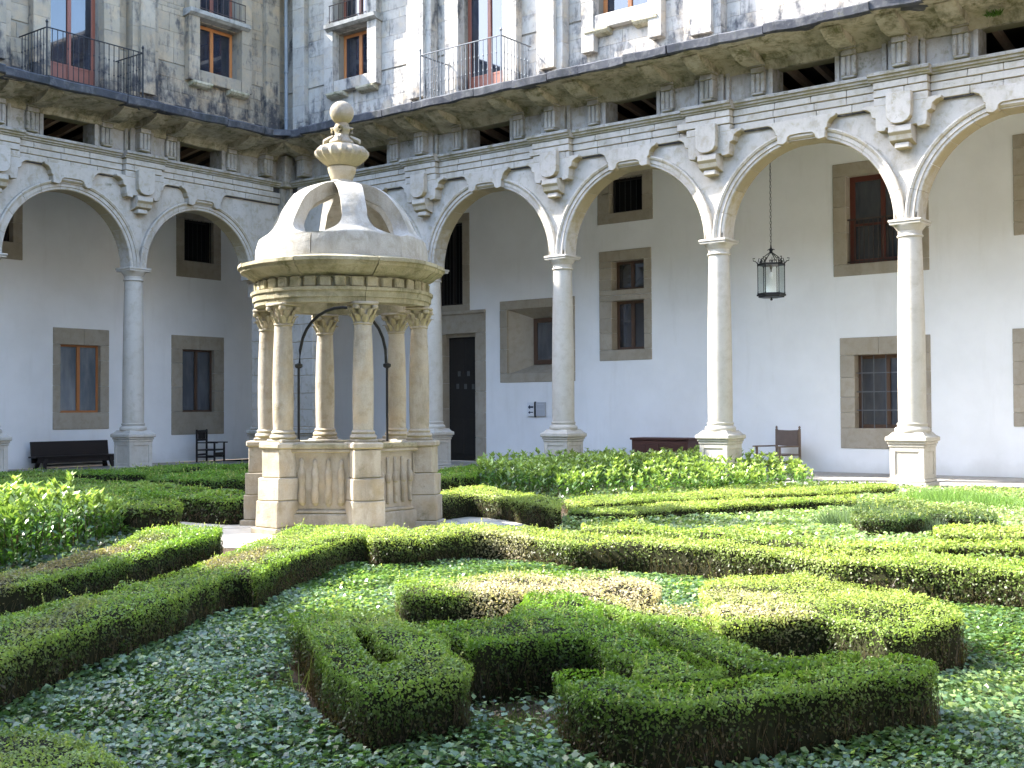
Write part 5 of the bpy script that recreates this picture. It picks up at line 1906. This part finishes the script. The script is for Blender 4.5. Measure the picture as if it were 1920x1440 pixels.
hedge('box_hedge', 'long sunlit box hedge running from the well to the edge of the garden', HEDGES['P7'][0], HEDGES['P7'][1], HEDGES['P7'][2], leaf=.022, dens=3915, yellow=.75, bare=.15, seed=7, dry=[(19.6,-14.4,.35,.3,0,.5)])
hedge('box_hedge', 'long box hedge running in from the shaded corner towards the well', HEDGES['P8'][0], HEDGES['P8'][1], HEDGES['P8'][2], leaf=.0182, dens=5670, yellow=.3, bare=.6, seed=8, dry=[(18.95,-17.2,.75,.24,-1.0,.85),(20.3,-19.6,.7,.16,-1.0,.45),(18.2,-16.0,.4,.15,-1.0,.4)], dryc=1)
hedge('box_hedge', 'box hedge with a dry brown crown between the laurel and the path', HEDGES['P9'][0], HEDGES['P9'][1], HEDGES['P9'][2], leaf=.020, dens=5130, yellow=.55, bare=.5, seed=9, dry=[(17.9,-18.1,1.4,.2,-1.0,.9),(18.6,-19.2,1.0,.22,-1.0,.8),(16.95,-16.7,.5,.2,-1.0,.5)], dryc=1)
hedge('box_hedge', 'short shaded box hedge ending squarely behind the laurel', HEDGES['P10'][0], HEDGES['P10'][1], HEDGES['P10'][2], leaf=.034, dens=1700, yellow=.2, bare=.3, seed=10)
hedge('box_hedge', 'long shaded box hedge running to the pale paving left of the well', HEDGES['P11'][0], HEDGES['P11'][1], HEDGES['P11'][2], leaf=.034, dens=1700, yellow=.1, bare=.4, seed=11)
hedge('box_hedge', 'shaded box hedge in front of the dark slat-back armchair', HEDGES['P12'][0], HEDGES['P12'][1], HEDGES['P12'][2], leaf=.038, dens=1400, yellow=.1, bare=.3, seed=12)
hedge('box_hedge', 'farthest shaded box hedge, in front of the long black bench', HEDGES['P13'][0], HEDGES['P13'][1], HEDGES['P13'][2], leaf=.04, dens=1200, yellow=.1, bare=.3, seed=13)
hedge('box_hedge', 'sunlit box hedge with bare stems beside the well, near the laurel bed', HEDGES['P14'][0], HEDGES['P14'][1], HEDGES['P14'][2], leaf=.026, dens=3100, yellow=.85, bare=.75, gap=.04, seed=14)
hedge('box_hedge', 'low thin hedge line running close along the foot of the big laurel bed', HEDGES['P24'][0], HEDGES['P24'][1], HEDGES['P24'][2], leaf=.026, dens=3100, yellow=.8, bare=.3, gap=.042, seed=24)
hedge('box_hedge', 'thin straight sunlit hedge line just nearer than the laurel bed', HEDGES['P15'][0], HEDGES['P15'][1], HEDGES['P15'][2], leaf=.026, dens=3100, yellow=.8, bare=.3, gap=.03, seed=15)
hedge('box_hedge', 'low thin straggling hedge line behind the longest sunlit hedge', HEDGES['P16'][0], HEDGES['P16'][1], HEDGES['P16'][2], leaf=.03, dens=2000, yellow=.8, bare=.3, seed=16, rand_h=.04)
hedge('box_hedge', 'hedge with a black shaded end under feathery grey-green growth', HEDGES['P17'][0], HEDGES['P17'][1], HEDGES['P17'][2], leaf=.026, dens=3100, yellow=.15, bare=.1, seed=17, rand_h=.03, top=(.075,.13,.05))
hedge('box_hedge', 'short patchy yellow-green hedge beside the feathery grey-green plants', HEDGES['P18'][0], HEDGES['P18'][1], HEDGES['P18'][2], leaf=.03, dens=2200, yellow=.8, bare=.2, seed=18, rand_h=.04)
hedge('box_hedge', 'dark green shaded hedge between the well and the black door', HEDGES['P21'][0], HEDGES['P21'][1], HEDGES['P21'][2], leaf=.038, dens=1400, yellow=.1, bare=.3, seed=21)


def scatter_region(outer, n, RG):
    o = np.array(outer)
    lo, hi = o.min(0), o.max(0)
    out = []
    tot = 0
    while tot < n:
        P = RG.uniform(lo, hi, (n * 2, 2))
        P = P[pip(P, [outer])]
        out.append(P); tot += len(P)
    return np.concatenate(out)[:n]

ALL_LOOPS = {k: [v[1]] + v[2] for k, v in HEDGES.items()}
BARE = [(23.0, -18.70, .50, .40), (24.66, -17.60, .25, .18), (21.78, -19.14, .36, .12), (23.32, -19.02, .28, .24)]

def outside_hedges(P, margin=0.0):
    m = np.ones(len(P), bool)
    for k, lp in ALL_LOOPS.items():
        m &= ~pip(P, lp)
    return m

def ground_cover(name, label, outer, dens, L0, zc, cols, seed, mat='ivy', cat='ground cover', tilt=.42, bare=True, height=.07, wl=.9, lump=.03):
    RG = np.random.default_rng(900 + seed)
    ar = abs(poly_area(outer))
    P = scatter_region(outer, int(ar * dens), RG)
    P = P[outside_hedges(P)]
    d2 = np.hypot(P[:, 0] - WX, P[:, 1] - WY)
    P = P[(d2 > 2.75) & (P[:, 1] < -1.15) & (P[:, 0] > 1.1)]
    if bare:
        for (x, y, rx, ry) in BARE:
            q = ((P[:, 0] - x) / rx) ** 2 + ((P[:, 1] - y) / ry) ** 2
            P = P[(q > 1 + .5 * RG.normal(size=len(P))) | (RG.random(len(P)) < .06)]
    n = len(P)
    P3 = np.c_[P, np.zeros(n)]
    lay = RG.random(n)
    z = zc + height * lay + lump * snoise(P3, 2.2, seed) + lump * .8 * snoise(P3, 7.0, seed + 1)
    z = np.maximum(z, .012)
    P = np.c_[P, z]
    Nn = RG.normal(size=(n, 3)) * tilt + np.array([0, 0, 1.0])
    # leaves cup in drifts, so the sheen comes and goes
    Nn[:, 0] += .35 * snoise(P3, 4.5, seed + 7); Nn[:, 1] += .35 * snoise(P3, 4.5, seed + 8)
    D = RG.normal(size=(n, 3)); D[:, 2] *= .3
    k = RG.random((n, 1))
    T = np.array(cols[0]) * (.6 + .8 * RG.random((n, 1)))
    sel = (k < .25 + .3 * snoise(P3, 1.2, seed + 3)[:, None])
    T = np.where(sel, np.array(cols[1]) * (.7 + .6 * RG.random((n, 1))), T)
    sel = RG.random((n, 1)) < .03
    T = np.where(sel, np.array(cols[2]), T)
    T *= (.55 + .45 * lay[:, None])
    L = L0 * RG.uniform(.45, 1.5, n) * (1 + .25 * snoise(P3, 1.6, seed + 12))
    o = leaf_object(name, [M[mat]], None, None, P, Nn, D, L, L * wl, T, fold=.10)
    tag(o, label, cat, kind='stuff')
    return o

IVYC = [(.11, .20, .07), (.28, .39, .14), (.45, .54, .2)]
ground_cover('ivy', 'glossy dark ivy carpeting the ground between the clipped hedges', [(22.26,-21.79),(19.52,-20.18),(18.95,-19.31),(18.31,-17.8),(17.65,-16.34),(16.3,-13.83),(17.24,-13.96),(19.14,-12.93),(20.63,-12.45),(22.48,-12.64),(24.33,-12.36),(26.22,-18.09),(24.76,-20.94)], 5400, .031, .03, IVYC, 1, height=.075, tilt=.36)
ground_cover('ground_ivy', 'pale sunlit ground cover between the thin hedge lines and the far lawn edge', [(17.67,-10.88),(16.99,-9.28),(16.7,-7.8),(18.66,-3.04),(19.7,-1.55),(22.4,0.24),(24.57,-11.37),(22.44,-12.54),(19.08,-12.85)], 1500, .040, .05, [(.28,.40,.15),(.44,.52,.22),(.55,.55,.3)], 2, height=.10, bare=False)
ground_cover('shade_undergrowth', 'dark undergrowth between the shaded hedges', [(-7.32,-8.11),(-0.35,-0.9),(13.95,-12.85),(13.58,-13.11),(12.54,-14.28),(11.48,-16.65)], 260, .07, .02, [(.025,.055,.02),(.04,.08,.03),(.08,.1,.04)], 3, height=.08, bare=False)
ground_cover('laurel_undergrowth', 'dark undergrowth at the foot of the glossy laurel mound', [(15.86,-18.87),(16.45,-17.63),(15.2,-16.02),(13.92,-14.16),(11.59,-12.45),(7.5,-15.25)], 700, .06, .02, [(.05,.10,.03),(.09,.15,.04),(.2,.25,.08)], 5, height=.09, bare=False)
ground_cover('bed_undergrowth', 'low yellow-green undergrowth at the foot of the laurel bed', [(7.6,-1.86),(6.86,0.69),(15.46,3.66),(18.14,1.21),(21.78,3.56),(22.53,-0.46),(17.87,-3.57),(16.21,-8.72),(14.63,-9.81)], 420, .06, .02, [(.11,.18,.05),(.19,.25,.06),(.3,.3,.12)], 4, height=.10, bare=False)
HEDGES['P22'] = (.2, [(21.37,-21.14),(21.9,-20.78),(22.35,-20.77),(22.84,-20.91),(23.45,-21.2),(23.02,-21.89)], [])
hedge('box_hedge', 'corner of a low box hedge under the ivy at the nearest shaded corner', .2, HEDGES['P22'][1], [], leaf=.0165, dens=7560, yellow=.5, bare=.5, seed=22, rand_h=.03)
ALL_LOOPS['P22'] = [HEDGES['P22'][1]]
LAUREL_L = [(15.72,-18.58),(16.0,-17.7),(15.6,-16.84),(14.51,-15.64),(13.52,-14.6),(12.51,-13.84),(11.51,-13.87),(11.3,-15.14),(10.8,-16.34)]
LAUREL_R = [(12.96,-6.84),(14.84,-6.81),(15.61,-5.39),(16.44,-2.84),(16.72,-0.35),(15.28,2.2),(12.64,1.88),(10.44,0.49),(9.48,-1.49),(10.8,-4.19)]


# thin grass and litter where the ivy is worn away
def grass(name, label, spots, n, L0, col, seed, cat='grass', lean=.5, wid=.004, kind='stuff', z0=.0):
    RG = np.random.default_rng(700 + seed)
    P = []
    for (x, y, rx, ry) in spots:
        a = RG.uniform(0, 2 * PI, n); r_ = np.sqrt(RG.random(n))
        P.append(np.c_[x + rx * r_ * np.cos(a), y + ry * r_ * np.sin(a)])
    P = np.concatenate(P)
    P = P[outside_hedges(P)] if kind == 'stuff' and z0 == 0 else P
    m_ = len(P)
    L = L0 * RG.uniform(.5, 1.3, m_)
    D = np.c_[RG.normal(size=(m_, 2)) * lean, np.ones(m_)]
    D /= np.linalg.norm(D, axis=1, keepdims=True)
    Nn = RG.normal(size=(m_, 3)); Nn[:, 2] *= .2
    C = np.c_[P, np.full(m_, z0)] + D * L[:, None] * .5
    T = np.array(col) * RG.uniform(.6, 1.4, (m_, 1))
    o = leaf_object(name, [M['blade']], None, None, C, Nn, D, L, np.full(m_, wid), T, fold=.2)
    tag(o, label, cat, kind=kind)
    return o

grass('grass', 'thin grass on the worn patch between the nearest hedges', BARE, 1500, .04, (.13, .20, .05), 1)
RG0 = np.random.default_rng(77)
# dead leaves and litter on the bare patches
P = []
for (x, y, rx, ry) in BARE:
    a = RG0.uniform(0, 2 * PI, 260); r_ = np.sqrt(RG0.random(260))
    P.append(np.c_[x + rx * r_ * np.cos(a) * 1.1, y + ry * r_ * np.sin(a) * 1.1, RG0.uniform(.004, .02, 260)])
P = np.concatenate(P); n = len(P)
o = leaf_object('dead_leaves', [M['blade']], None, None, P, RG0.normal(size=(n, 3)) * .35 + np.array([0, 0, 1.]), RG0.normal(size=(n, 3)),
                RG0.uniform(.015, .045, n), RG0.uniform(.01, .028, n), np.array([.30, .22, .14]) * RG0.uniform(.4, 1.5, (n, 1)))
tag(o, 'dry brown fallen leaves on the worn soil between the hedges', 'fallen leaves', kind='stuff')

# ------------------------------------------------------------------ laurels
def laurel(label, outer, hfun, n_shoots, L0, seed, per=22, leaves_inside=4000):
    RG = np.random.default_rng(300 + seed)
    B = scatter_region(outer, n_shoots, RG)
    P, Nn, D, L, T = [], [], [], [], []
    hh = hfun(B)
    for (x, y), h in zip(B, hh):
        h = h * RG.uniform(.78, 1.08)
        lean = RG.normal(size=2) * .10
        k = np.arange(per)
        t = RG.uniform(.04, 1.0, per) ** .75
        t[:5] = RG.uniform(.9, 1.0, 5)
        a = k * 2.4 + RG.uniform(0, 6)
        up = .35 + 1.5 * (t > .85)
        d = np.c_[np.cos(a), np.sin(a), up * RG.uniform(.6, 1.4, per)]
        d /= np.linalg.norm(d, axis=1, keepdims=True)
        l = L0 * RG.uniform(.65, 1.2, per)
        base = np.c_[x + lean[0] * t * h, y + lean[1] * t * h, t * h]
        P.append(base + d * l[:, None] * .55)
        nn = np.c_[-np.cos(a) * .9, -np.sin(a) * .9, np.ones(per) * 1.1] + RG.normal(size=(per, 3)) * .35
        Nn.append(nn); D.append(d); L.append(l)
        fresh = np.clip((t - .6) * 2.2, 0, 1)[:, None]
        k1 = RG.random((per, 1))
        T.append(np.array([.09, .19, .04]) * (1 - fresh) * (.6 + .8 * k1) + np.array([.38, .50, .15]) * fresh * (.7 + .6 * k1))
    # stems
    ns = n_shoots
    SP = np.c_[B, hh * .4]; SN = RG.normal(size=(ns, 3)); SN[:, 2] = 0
    SD = np.tile([0, 0, 1.], (ns, 1)) + RG.normal(size=(ns, 3)) * .1
    P.append(SP); Nn.append(SN); D.append(SD); L.append(hh * .8); T.append(np.tile([.07, .06, .04], (ns, 1)))
    P, Nn, D, T = map(np.concatenate, (P, Nn, D, T))
    L = np.concatenate(L)
    W_ = np.where(np.arange(len(L)) < len(L) - ns, L * .40, .012)
    o = leaf_object('laurel_bush', [M['laurel']], None, None, P, Nn, D, L, W_, T, fold=.18)
    return tag(o, label, 'shrub')

def hL(B):
    d = np.hypot(B[:, 0] - 15.7, B[:, 1] + 16.7)
    return np.clip(.88 - .20 * np.maximum(d - .25, 0), .34, .95)
laurel('glossy bright green laurel mound beside the shaded box hedges', LAUREL_L, hL, 560, .115, 1, per=30)
def hR(B):
    n = snoise(np.c_[B, np.zeros(len(B))], 1.4, 5)
    return .53 + .09 * n - .32 * np.clip((B[:, 0] - 14.2) / 2.0, 0, 1)
laurel('long bed of pale sunlit laurel below the stone columns', LAUREL_R, hR, 900, .13, 2, per=18)

# feathery grey-green planting
def tuft(name, label, spots, n, L0, col, seed, wid, cat, lean=.35, z0=0.0):
    o = grass(name, label, spots, n, L0, col, seed, cat, lean, wid, kind="", z0=z0)
    return o
tuft('feathery_plant', 'feathery grey-green plant spilling round the black shaded hedge end', [(21.15, -9.1, .45, .42), (21.6, -9.3, .5, .25)], 3600, .32, (.17, .25, .13), 5, .007, 'plant', lean=.6)
tuft('grey_plant', 'small silvery tuft at the other side of the black shaded hedge end', [(22.15, -9.5, .16, .16)], 900, .26, (.16, .22, .16), 6, .006, 'plant')
tuft('tall_grass', 'tall fresh green grassy plants below the nearest column pedestal', [(20.7, -4.3, .55, .6), (21.3, -4.9, .6, .6), (22.4, -5.2, .9, .6), (23.2, -5.6, .8, .6)], 2200, .27, (.17, .29, .08), 7, .010, 'plant', lean=.6)
tuft('long_grass_blade', 'few long pale grass blades leaning out beside the looped dark hedge', [(21.95, -19.28, .05, .03)], 7, .34, (.22, .27, .09), 8, .006, 'grass', lean=.28)


# weeds rooted in the cornice
tuft('cornice_weed', 'dark green weed hanging from the cornice joint high above the tallest column', [(18.95, -1.58, .16, .05)], 260, .16, (.05, .09, .03), 9, .016, 'plant', lean=1.1, z0=9.40)
tuft('cornice_weed', 'small bright green weed under the cornice beside the last frieze opening', [(20.55, -.62, .12, .05)], 160, .14, (.10, .20, .04), 10, .018, 'plant', lean=1.2, z0=8.98)
